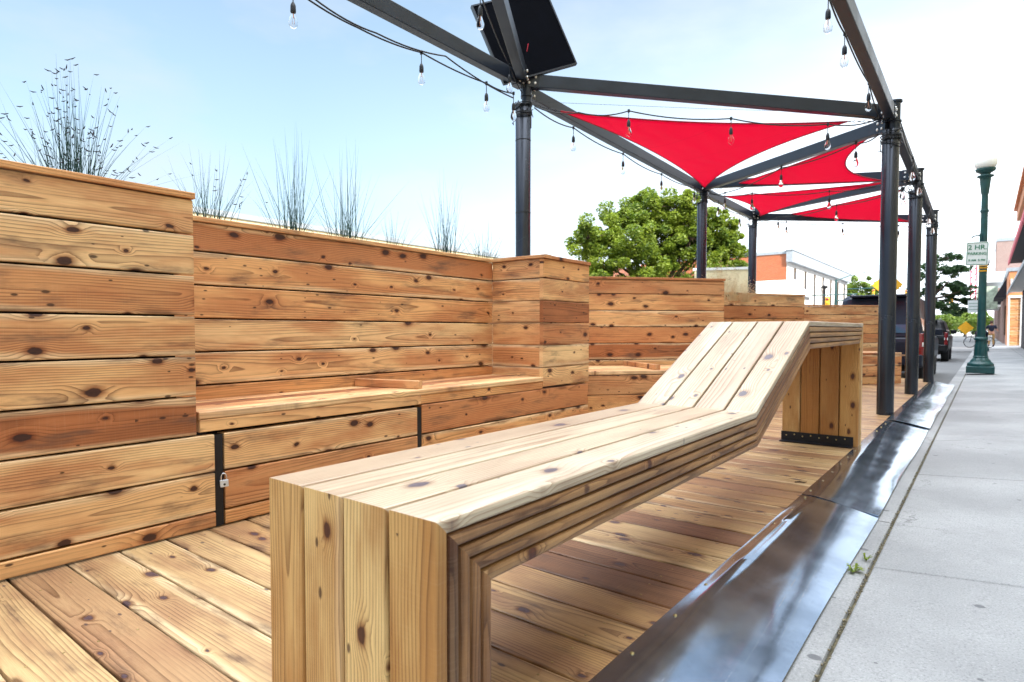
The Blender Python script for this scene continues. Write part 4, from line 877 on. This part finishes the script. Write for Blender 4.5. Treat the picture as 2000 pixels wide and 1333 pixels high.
for i in range(7):
    b = MB(); y = -11.6 + 3.9 * i; b.box((6.90, y, 4.3), (.10, .34, 4.7)); fr = b.obj('window', M['bark'], wb); b = MB(); b.box((6.962, y, 4.2), (.02, .2, 4.2)); b.obj('pane', M['glassdark'], fr)
# low white garage / tent in front of it
lw = thing('white_shed', 'low white building with a sloped pale roof in front of the orange brick wall', 'shed', atd(1500, 648, 38) * 1.0); lw.location.z = -.1
b = MB(); b.box((0, 0, 1.6), (4.0, 3.2, 3.2)); b.obj('wall', M['white'], lw)
b = MB(); b.add([(-2.2, -1.8, 3.2), (2.2, -1.8, 3.2), (2.2, 1.8, 3.2), (-2.2, 1.8, 3.2), (-1.3, 0, 4.25), (1.5, 0, 4.25)], [(0, 1, 5, 4), (2, 3, 4, 5), (1, 2, 5), (3, 0, 4), (0, 3, 2, 1)]); b.obj('roof', M['white'], lw)
b = MB(); b.box((-.5, -1.62, 2.1), (1.3, .06, .9)); b.obj('window', M['roofgrey'], lw)
fw = thing('pale_wall', 'sunlit pale tan wall behind the feathery dry grass', 'wall', atd(1408, 648, 20)); fw.location.z = -.1
b = MB(); b.box((0, 0, 1.55), (1.7, .2, 3.1)); b.obj('panel', M['cream'], fw); fw.rotation_euler.z = YAW * .6
b = MB(); b.box((0, 0, 3.14), (1.8, .26, .08)); b.obj('coping', M['white'], fw)
# right hand storefronts: the near row stands right of the frame and shades the whole terrace
near_w = [('-x', -6 + 3.2 * i, 1.6, 2.2, 2.0, 'black') for i in range(9)]
building('storefront', 'tall brick storefront row right of the terrace, outside the photo, shading the deck', 4.2, 14, -25, 23.8, 12.8, M['cream'], windows=near_w)
s1_ = building('storefront', 'nearest right storefront of dark brick with a black pink-edged awning above a grey one', 1.66, 9, 24, 48, 7.4, M['darkbrick'], parapet=.3)
s2_ = building('storefront', 'narrow terracotta storefront facing the viewer with an orange wood panel', 1.18, 9, 55, 61.5, 5.2, M['orangetrim'], parapet=.25)
s3_ = building('storefront', 'rough pink brick storefront beyond the orange wood panel, behind the walking person', 1.22, 9, 62, 112, 5.6, M['palebrick'], parapet=.4, windows=[('-x', 64 + 4.2 * i, 1.9, 1.6, 2.2, 'bark') for i in range(11)])
def addp(root, name, mat, fn, bevel=0):
    b = MB(); fn(b, root.location); return b.obj(name, mat, root, bevel=bevel)
def canopy(b, L, y0, y1, xo, zl, zh, xi=1.5):
    v = [V((xi, y0, zh)), V((xo, y0, zl)), V((xi, y0, zl)), V((xi, y1, zh)), V((xo, y1, zl)), V((xi, y1, zl))]; b.add([p - L for p in v], [(0, 1, 2), (3, 5, 4), (0, 3, 4, 1), (1, 4, 5, 2), (0, 2, 5, 3)])
addp(s1_, 'upper_wall', M['white'], lambda b, L: b.box((1.6 - L.x, 36 - L.y, 6.9), (.18, 24.1, 1.7)))
addp(s1_, 'black_awning', M['black'], lambda b, L: canopy(b, L, 24.5, 49, 1.02, 5.22, 7.1, 1.66))
addp(s1_, 'pink_edge', M['pink'], lambda b, L: (b.box((1.0 - L.x, 36.7 - L.y, 5.36), (.07, 24.7, .26)), b.tube([V((1.0, 49.02, 5.25)) - L, V((1.64, 49.02, 7.15)) - L], .06, 6)))
addp(s1_, 'grey_awning', M['white'], lambda b, L: canopy(b, L, 24.5, 49, .98, 3.42, 5.0, 1.66))
addp(s1_, 'awning_edge', M['roofgrey'], lambda b, L: b.box((.97 - L.x, 36.7 - L.y, 3.46), (.05, 24.7, .14)))
addp(s1_, 'cornice', M['orangetrim'], lambda b, L: (b.box((1.52 - L.x, 36 - L.y, 8.1), (.42, 24.6, .6)), b.box((1.46 - L.x, 36 - L.y, 8.5), (.60, 24.8, .18))))
addp(s2_, 'wood_panel', M['wall'], lambda b, L: [b.board(V((1.27, 54.96, .16 + .25 * k)) - L, V((1.83, 54.96, .16 + .25 * k)) - L, ZA, -YA, .24, .04, rn=((1 + .95) / 7.31, (k % 3 + .66) / 5.77, .3 + .03 * k)) for k in range(13)])
addp(s2_, 'panel_trim', M['white'], lambda b, L: (b.box((1.21 - L.x, 54.94 - L.y, 1.75), (.10, .10, 3.5)), b.box((1.90 - L.x, 54.94 - L.y, 1.75), (.14, .10, 3.5)), b.box((1.55 - L.x, 54.92 - L.y, 3.52), (.8, .12, .16))))
addp(s2_, 'wall_lamp', M['white'], lambda b, L: b.box((1.32 - L.x, 54.9 - L.y, 4.3), (.12, .16, .9)))
addp(s3_, 'marquee', M['black'], lambda b, L: b.box((.35 - L.x, 88 - L.y, 4.35), (1.74, 14, .8)))
addp(s3_, 'marquee_soffit', M['white'], lambda b, L: b.box((.35 - L.x, 88 - L.y, 3.78), (1.6, 14, .22)))
addp(s3_, 'blue_awning', M['black'], lambda b, L: canopy(b, L, 62.3, 70, .42, 3.7, 5.3, 1.22))
for k in range(10): addp(s3_, 'stone_pier', M['palebrick'], lambda b, L: b.box((1.16 - L.x, 66.1 + 4.2 * k - L.y, 2.0), (.16, .8, 4.0)))
addp(s3_, 'sign_band', M['white'], lambda b, L: b.box((.6 - L.x, 96 - L.y, 7.4), (2.4, 12, 1.2)))
b = MB(); b.box((0, 0, 0), (1.7, .1, 2.3)); pst = b.obj('hanging_banner', simple('faded_green_print', (0.35, 0.42, 0.33), .7, var=.45, scale=2.5)); p = atd(1928, 582, 62); pst.location = p; pst.rotation_euler.z = .2; setp(pst, 'faded green and grey banner hanging behind the green lamp post', 'banner')
# far buildings closing the right-hand view
building('far_building', 'far pale building above the pink brick storefront with a ragged gable', .9, 12, 113, 128, 14.0, M['palebrick'], parapet=.5)
building('far_building', 'far white low building at the end of the street', -16, -1.5, 190, 205, 5.0, M['white'], parapet=.4)
# ------------------------------------------------------------------ street lamps
def street_lamp(loc, label, sign=False, s=1.0, group='green street lamps'):
    root = thing('street_lamp', label, 'street lamp', loc, group=group)
    b = MB(); b.box((0, 0, .09), (.56, .56, .18)); b.lathe([(.27, .18), (.27, .24), (.22, .29), (.20, .34)], n=8); b.obj('base', M['greenpost'], root, bevel=.015)
    b = MB(); b.lathe([(.190, .34), (.150, .40), (.155, .43), (.140, .45), (.128, .7), (.112, .86)], n=24, flute=-.08); b.lathe([(.13, .86), (.140, .89), (.13, .93), (.09, .95)], n=20); b.obj('fluted_pedestal', M['greenpost'], root)
    b = MB(); b.lathe([(.090, .94), (.070, 4.2), (.062, 4.95)], n=20); b.lathe([(.08, 4.20), (.092, 4.24), (.08, 4.28)], n=16); b.obj('shaft', M['greenpost'], root)
    b = MB(); b.lathe([(.075, 4.68), (.085, 4.76), (.11, 5.02), (.115, 5.10), (.17, 5.13), (.165, 5.16), (.10, 5.18), (.10, 5.21), (.19, 5.27), (.21, 5.33), (.19, 5.34)], n=20); b.obj('capital', M['greenpost'], root)
    b = MB(); b.lathe([(.14, 5.33), (.19, 5.36), (.225, 5.43), (.23, 5.52), (.20, 5.64), (.14, 5.73), (.06, 5.80), (.02, 5.84)], n=24); b.obj('globe', M['globe'], root)
    b = MB(); b.tube([(-.08, 0, 3.62), (-.2, -.05, 3.6), (-.24, -.05, 3.56)], .02, 6); b.box((-.06, -.06, 3.5), (.05, .08, .3)); b.obj('conduit', M['greenpost'], root)
    root.scale = (s, s, s * .935); return root
lp = street_lamp((-.10, 18.95, -.02), 'green fluted street lamp with a white globe and a parking sign on the sidewalk', s=1.0)
b = MB()
for z in (2.66, 2.74, 2.80): b.lathe([(.094, z), (.094, z + .035)], n=20)
b.obj('yellow_tape', M['yellow'], lp)
ps = thing('parking_sign', 'white two hour parking sign with green lettering strapped to the near green lamp post', 'sign', (-.22, 18.78, 2.90)); ps.rotation_euler = (0, .03, .12)
b = MB(); b.prism([(-.22, -.26), (-.19, -.285), (.19, -.285), (.22, -.26), (.22, .26), (.19, .285), (-.19, .285), (-.22, .26)], -.004, .004, rot=Matrix.Rotation(math.pi / 2, 3, 'X')); b.obj('sign_plate', M['signwhite'], ps)
b = MB()
for cx_, cz_, sx_, sz_ in ((0, .262, .39, .010), (0, -.262, .39, .010), (-.198, 0, .010, .53), (.198, 0, .010, .53)): b.box((cx_, -.007, cz_), (sx_, .003, sz_))
b.obj('green_border', M['signgreen'], ps)
def text(s_, size, loc, mat, parent, rot=(math.pi / 2, 0, 0), name='lettering', ext=.002, off=.002):
    cu = bpy.data.curves.new('t', 'FONT'); cu.body = s_; cu.size = size; cu.align_x = 'CENTER'; cu.align_y = 'CENTER'; cu.extrude = ext; cu.offset = off
    to = bpy.data.objects.new('t', cu); COL.objects.link(to); dg = bpy.context.evaluated_depsgraph_get(); me = bpy.data.meshes.new_from_object(to.evaluated_get(dg)); bpy.data.objects.remove(to)
    o = bpy.data.objects.new(name, me); COL.objects.link(o); me.materials.clear(); me.materials.append(mat); o.parent = parent; o.location = loc; o.rotation_euler = rot; return o
text('2 HR.', .16, (0, -.008, .15), M['signgreen'], ps); text('PARKING', .088, (0, -.008, .0), M['signgreen'], ps); text('8 AM  5 PM', .068, (0, -.008, -.16), M['signgreen'], ps)
l2 = street_lamp((-.12, 40, -.02), 'second green street lamp standing just behind the near one, mostly hidden', s=.9)
ws = thing('small_sign', 'small white sign with faint lines on the second lamp post', 'sign', atd(1901, 599, 30)); b = MB(); b.box((0, 0, 0), (.44, .02, .6)); b.obj('sign_plate', M['signwhite'], ws)
b = MB()
for z in (-.15, 0, .15): b.box((0, -.014, z), (.34, .006, .02))
b.obj('sign_lines', M['signgreen'], ws)
# red ladder-like banner frame
rf = thing('banner_frame', 'red lattice banner bracket behind the near lamp post', 'banner', atd(1901, 558, 45)); b = MB()
for x in (-.16, .16): b.box((x, 0, 0), (.08, .06, 3.4))
for k in range(8): b.tube([(-.16, 0, -1.6 + .42 * k), (.16, 0, -1.2 + .42 * k)], .035, 5)
b.obj('lattice', M['pink'], rf)
# mast arm light
ml = atd(1631, 648, 58); ml.z = -.1
mr = thing('mast_arm_light', 'thin dark street light with a long raised arm beside the white facade', 'street light', ml); b = MB()
h_ = (648 - 547) * 58 / FPX + 1.1; b.tube([(0, 0, 0), (0, 0, h_)], [.16, .09], 10); b.obj('pole', M['greenpost'], mr)
ax_ = RR * (62 * 58 / FPX); b = MB(); b.tube([(0, 0, h_ - .1), ax_ * .4 + V((0, 0, h_ + .35)), ax_ * .85 + V((0, 0, h_ + .62)), ax_ + V((0, 0, h_ + .65))], [.05, .045, .04, .04], 6); b.obj('arm', M['greenpost'], mr)
b = MB(); b.box(ax_ + V((0, 0, h_ + .65)), (.8, .3, .14), Matrix.Rotation(YAW, 3, 'Z')); b.obj('lamp_head', M['roofgrey'], mr)
b = MB(); b.tube([(0, 0, h_ - 2.0), RR * 2.4 + V((0, 0, h_ - 1.9))], .06, 6); b.obj('signal_arm', M['greenpost'], mr)
# small lollipop light far
q = atd(1609, 648, 62); q.z = -.1; sl = thing('street_lamp', 'tiny dark street lamp left of the mast arm light', 'street lamp', q); b = MB(); hh_ = (648 - 565) * 62 / FPX + 1.1; b.tube([(0, 0, 0), (0, 0, hh_)], .09, 8); b.obj('pole', M['carblack'], sl); b = MB(); b.lathe([(.1, hh_), (.32, hh_ + .12), (.26, hh_ + .3), (.05, hh_ + .36)], n=10); b.obj('lamp_head', M['carblack'], sl)
# diamond warning signs
def diamond(u, v, d, s_, label):
    p = atd(u, v, d); r = thing('warning_sign', label, 'sign', (p.x, p.y, -.1)); r.rotation_euler.z = .25; z = p.z + .1; b = MB(); R45 = Matrix.Rotation(math.pi / 2, 3, 'X') @ Matrix.Rotation(math.pi / 4, 3, 'Z')
    b.prism([(-s_, -s_), (s_, -s_), (s_, s_), (-s_, s_)], -.012, .012, (0, 0, z), R45); b.obj('sign_plate', M['yellow'], r)
    b = MB(); b.tube([(0, .04, 0), (0, .04, z)], .04, 6); b.obj('post', M['roofgrey'], r)
diamond(1733, 557, 34, .53, 'large yellow diamond sign half hidden by the nearest right post'); diamond(1886, 641, 70, .55, 'small yellow diamond sign left of the green lamp post')
# traffic signals
def signal(u, v, d, label, s=1.0, red=True):
    r = thing('traffic_signal', label, 'traffic light', atd(u, v, d), group='yellow traffic signals'); b = MB(); b.box((0, 0, 0), (.36 * s, .3 * s, 1.1 * s)); b.obj('housing', M['yellow'], r, bevel=.03)
    for k, mt in enumerate(('redlens', 'yellow', 'signgreen')): b = MB(); b.lathe([(.14 * s, 0), (.12 * s, .03), (.04 * s, .05)], (0, -.15 * s, (.34 - .34 * k) * s), 12, Matrix.Rotation(math.pi / 2, 3, 'X')); b.obj('lens', M[mt], r)
    b = MB(); b.tube([(-2.5, 0, .75 * s), (2.5, 0, .75 * s)], .05, 6); b.box((0, 0, .65 * s), (.05, .05, .25 * s)); b.obj('mast_arm', M['greenpost'], r); return r
signal(1858, 588, 60, 'yellow traffic signal with a red lamp hanging among the layered branches', .85); signal(1616, 592, 58, 'yellow traffic signal just above the far planter wall'); signal(1706, 572, 60, 'yellow traffic signal left of the yellow diamond sign', .6); signal(1770, 573, 60, 'yellow traffic signal between the nearest and middle right posts', .6)
b = MB(); b.box((0, 0, 0), (1.1, .03, .22)); bs = b.obj('street_sign', M['bluetrim']); bs.location = atd(1885, 588, 60); setp(bs, 'blue street name blade beside the red lit traffic signal', 'sign')
# ------------------------------------------------------------------ vehicles
def wheel(parent, x, y, r, w, name='wheel'):
    Rt = Matrix.Rotation(math.pi / 2, 3, 'Y'); b = MB(); b.lathe([(r * .62, -w / 2), (r * .93, -w / 2), (r, -w / 2 + .03), (r, w / 2 - .03), (r * .93, w / 2), (r * .62, w / 2)], (x, y, r), 24, Rt); o = b.obj(name, M['tire'], parent)
    b = MB(); b.lathe([(r * .62, -w / 2 + .02), (r * .55, w / 2 - .04), (r * .2, w / 2 - .01), (.02, w / 2 - .01)], (x, y, r), 20, Rt if x > 0 else Rt @ Matrix.Rotation(math.pi, 3, 'X')); b.obj('rim', M['roofgrey'], o)
def suv(loc, label, paint, W=1.86, L=4.7, Hh=1.85, spare=False, wr=.37, plate=True):
    root = thing('parked_suv', label, 'car', loc, group='vehicles parked along the kerb'); hw = W / 2
    # rear at y=0, front at y=L
    def loft(secs):   # secs: list of (z, half width, y rear, y front)
        m_ = MB(); vs = []
        for z, h, a, c in secs: 
            k = .12; vs += [(-h + k, a, z), (h - k, a, z), (h, a + k, z), (h, c - k, z), (h - k, c, z), (-h + k, c, z), (-h, c - k, z), (-h, a + k, z)]
        fs = [tuple(range(8))[::-1], tuple(range(len(vs) - 8, len(vs)))]
        for i in range(len(secs) - 1): fs += [(i * 8 + j, i * 8 + (j + 1) % 8, i * 8 + 8 + (j + 1) % 8, i * 8 + 8 + j) for j in range(8)]
        m_.add(vs, fs); return m_
    b = loft([(.36, hw - .06, .10, L - .1), (.55, hw, .03, L), (.95, hw + .01, .02, L - .02), (1.06, hw - .03, .05, L - .15)]); b.obj('body', paint, root, bevel=.04)
    b = loft([(1.05, hw - .04, .06, L * .70), (1.22, hw - .07, .10, L * .66), (Hh - .10, hw - .17, .26, L * .62), (Hh, hw - .26, .36, L * .58)]); b.obj('cabin', paint, root, bevel=.04)
    b = MB(); zt, zb = Hh - .17, 1.16; f = lambda z: .085 + (z - 1.22) / (Hh - 1.32) * .24 if z > 1.22 else .085
    b.add([(-hw + .2, f(zb) - .012, zb), (hw - .2, f(zb) - .012, zb), (hw - .33, f(zt) - .012, zt), (-hw + .33, f(zt) - .012, zt), (-hw + .2, f(zb) + .02, zb), (hw - .2, f(zb) + .02, zb), (hw - .33, f(zt) + .02, zt), (-hw + .33, f(zt) + .02, zt)], [(0, 1, 2, 3), (7, 6, 5, 4), (0, 4, 5, 1), (1, 5, 6, 2), (2, 6, 7, 3), (3, 7, 4, 0)]); b.obj('rear_window', M['glassdark'], root)
    for s_ in (-1, 1):
        b = MB(); x0, x1 = s_ * (hw - .055), s_ * (hw - .185)
        for ya, yb in ((.42, 1.35), (1.45, 2.3)):
            b.add([(x0, ya - .08, 1.2), (x0, yb, 1.2), (x1, min(yb, L * .49), zt), (x1, ya + .08, zt)], [(0, 1, 2, 3)])
        b.obj('side_window', M['glassdark'], root)
        b = MB(); b.box((s_ * (hw - .075), .045, .90), (.12, .12, .50), bev=.02); tl_ = b.obj('tail_light', M['redlens'], root, bevel=.015); b = MB(); b.box((s_ * (hw - .07), -.008, .90), (.12, .012, .09)); b.obj('reverse_lens', M['white'], tl_)
        for yy_ in (.82, L - .95): wheel(root, s_ * (hw - .13), yy_, wr, .25)
        b = MB(); b.box((s_ * (hw + .08), L * .62, 1.18), (.2, .1, .16)); b.obj('mirror', paint, root, bevel=.02)
        b = MB(); b.tube([(s_ * (hw - .33), .7, Hh + .04), (s_ * (hw - .33), L * .45, Hh + .04)], .022, 6); b.obj('roof_rail', M['roofgrey'], root)
    b = MB(); b.box((0, -.03, .55), (W - .06, .22, .24), bev=.04); bu = b.obj('bumper', paint, root, bevel=.03)
    b = MB(); b.box((0, -.145, .66), (W - .2, .02, .03)); b.obj('bumper_trim', M['chrome'], bu)
    b = MB(); b.box((0, .22, Hh - .03), (W - .75, .34, .05)); b.obj('spoiler', paint, root, bevel=.02)
    b = MB(); b.box((0, .018, .86), (.46, .03, .16)); lpz = b.obj('licence_plate', M['white'], root)
    b = MB(); b.tube([(-.1, f(1.2) - .03, 1.2), (.35, f(1.26) - .035, 1.26)], .012, 5); b.obj('wiper', M['cord'], root)
    b = MB(); b.tube([(.45, .05, .33), (.45, -.08, .33)], .035, 8); b.box((0, .6, .34), (W - .5, 1.2, .12)); b.obj('exhaust', M['gap'], root)
    if spare:
        Ry_ = Matrix.Rotation(math.pi / 2, 3, 'X'); b = MB(); b.lathe([(.02, 0), (.24, 0), (.42, .02), (.44, .08), (.44, .22), (.40, .26), (.2, .26)], (0, -.02, 1.18), 24, Ry_); sp_ = b.obj('spare_wheel', M['tire'], root)
        for s_ in (-1, 1): b = MB(); b.lathe([(.05, 0), (.09, .05), (.085, .10)], (s_ * .22, .4, Hh + .12), 12, Ry_); b.obj('roof_light', M['yellow'], root)
    return root
suv((-2.02, 16.35, -.19), 'large dark blue parked vehicle with a wide rear window behind the far planter', M['carblue'], W=1.88, L=5.0, Hh=2.05, wr=.40)
suv((-2.0, 29.3, -.19), 'black off-road vehicle with yellow roof lamps and spare wheel', M['carblack'], W=1.66, L=3.9, Hh=1.66, spare=True, wr=.42)
cw = suv((-3.4, 68, -.19), 'white car crossing at the far end of the street', M['carwhite'], W=1.75, L=4.4, Hh=1.5, wr=.34); cw.rotation_euler.z = math.radians(78)
# bicycle rack clutter (dark blue bikes/bins)
bk = thing('bicycle', 'dark parked bicycle with pale bag at the kerb behind the lamp post', 'bicycle', (-.35, 48, -.02)); bk.rotation_euler.z = 1.2
for yy_ in (-.5, .5): b = MB(); b.tube([V((0, yy_ + .33 * math.cos(t_ * math.tau / 20), .35 + .33 * math.sin(t_ * math.tau / 20))) for t_ in range(21)], .022, 6, cap=False); b.obj('wheel', M['tire'], bk)
b = MB(); b.tube([(0, -.5, .35), (0, -.1, .35), (0, .35, .85), (0, -.2, .88), (0, -.1, .35)], .02, 6); b.tube([(0, -.2, .88), (0, -.5, .35)], .015, 6); b.tube([(0, .5, .35), (0, .35, 1.0)], .02, 6); b.tube([(-.25, .3, 1.02), (.25, .3, 1.02)], .015, 6); b.obj('frame', M['shirt'], bk)
b = MB(); b.box((0, -.22, .98), (.14, .26, .06)); b.obj('saddle', M['black'], bk, bevel=.02)
b = MB(); b.box((.16, -.45, .62), (.14, .32, .3)); b.box((-.16, -.45, .62), (.14, .32, .3)); b.obj('pannier_bag', M['white'], bk, bevel=.03)
bn = thing('litter_bin', 'dark blue litter bin next to the parked bicycle', 'bin', (-.22, 44.5, -.02)); b = MB(); b.lathe([(.24, 0), (.28, .1), (.30, .85), (.32, .88)], n=16); b.obj('drum', M['shirt'], bn); b = MB(); b.lathe([(.33, .88), (.33, .94), (.22, 1.08), (.04, 1.12)], n=16); b.obj('lid', M['shirt'], bn)
# ------------------------------------------------------------------ person
def skin_mesh(name, verts, edges, mat, parent=None, sub=2, root_i=0):
    me = bpy.data.meshes.new(name); me.from_pydata([v[:3] for v in verts], edges, []); o = bpy.data.objects.new(name, me); COL.objects.link(o); md = o.modifiers.new('skin', 'SKIN')
    if not me.skin_vertices: me.skin_vertices.new()
    for i, v in enumerate(verts): me.skin_vertices[0].data[i].radius = (v[3], v[4] if len(v) > 4 else v[3])
    me.skin_vertices[0].data[root_i].use_root = True; s_ = o.modifiers.new('sub', 'SUBSURF'); s_.levels = sub; s_.render_levels = sub
    dg = bpy.context.evaluated_depsgraph_get(); m2 = bpy.data.meshes.new_from_object(o.evaluated_get(dg)); bpy.data.objects.remove(o)
    for p_ in m2.polygons: p_.use_smooth = True
    m2.materials.clear(); m2.materials.append(mat); o = bpy.data.objects.new(name, m2); COL.objects.link(o); o.parent = parent; return o
pr = thing('person', 'person in a navy shirt and khaki trousers on the far sidewalk', 'person', (.26, 52, .0)); pr.scale = (.96,) * 3
vs = [(0, 0, .95, .14, .10), (0, 0, 1.15, .135, .10), (0, 0, 1.38, .17, .11), (0, 0, 1.50, .06, .06), (0, -.01, 1.58, .055, .055), (0, -.02, 1.66, .085, .095), (0, -.015, 1.75, .075, .085),
      (-.20, 0, 1.42, .065), (-.29, .02, 1.18, .048), (-.16, .22, 1.12, .036), (-.10, .27, 1.14, .03), (.20, 0, 1.42, .065), (.30, .02, 1.18, .048), (.36, .18, 1.08, .036), (.37, .26, 1.08, .03),
      (-.10, 0, .88, .10), (-.11, .05, .50, .065), (-.12, -.02, .10, .042), (-.12, .10, .04, .035), (.10, 0, .88, .10), (.12, -.03, .50, .065), (.14, -.10, .10, .042), (.14, .02, .04, .035)]
ed = [(0, 1), (1, 2), (2, 3), (3, 4), (4, 5), (5, 6), (2, 7), (7, 8), (8, 9), (9, 10), (2, 11), (11, 12), (12, 13), (13, 14), (0, 15), (15, 16), (16, 17), (17, 18), (0, 19), (19, 20), (20, 21), (21, 22)]
skin_mesh('body', vs, ed, M['skin'], pr)
skin_mesh('shirt', [(0, 0, .98, .165, .125), (0, 0, 1.15, .155, .12), (0, 0, 1.40, .19, .125), (0, 0, 1.49, .075, .07), (-.21, 0, 1.42, .085), (-.28, .02, 1.22, .07), (.21, 0, 1.42, .085), (.29, .02, 1.22, .07)], [(0, 1), (1, 2), (2, 3), (2, 4), (4, 5), (2, 6), (6, 7)], M['shirt'], pr)
skin_mesh('trousers', [(0, 0, .96, .155, .115), (-.10, 0, .86, .11), (-.11, .05, .50, .085), (-.12, -.02, .13, .065), (.10, 0, .86, .11), (.12, -.03, .50, .085), (.14, -.10, .13, .065)], [(0, 1), (1, 2), (2, 3), (0, 4), (4, 5), (5, 6)], M['khaki'], pr)
b = MB(); b.lathe([(.02, .11), (.07, .095), (.10, .04), (.102, -.02), (.085, -.06)], (0, -.035, 1.70), 14); b.obj('hair', M['hair'], pr)
for s_, yy_ in ((-1, .05), (1, -.04)): b = MB(); b.box((s_ * .13, yy_, .05), (.10, .28, .10)); b.obj('shoe', M['black'], pr, bevel=.03)
for a_, x_, y_, z_ in ((1, -.10, .27, 1.14), (-1, .37, .26, 1.08)):
    b = MB(); b.box((x_ + .02 * a_, y_ + .03, z_), (.07, .08, .03)); 
    for k in range(4): b.tube([(x_ - .01 + .017 * k, y_ + .06, z_), (x_ - .01 + .017 * k, y_ + .10, z_ - .01), (x_ - .01 + .017 * k, y_ + .12, z_ - .03)], .008, 5)
    b.tube([(x_ - .03 * a_, y_ + .02, z_), (x_ - .055 * a_, y_ + .06, z_ + .01)], .009, 5); b.obj('hand', M['skin'], pr, bevel=.008)
print('objects', len(bpy.data.objects))
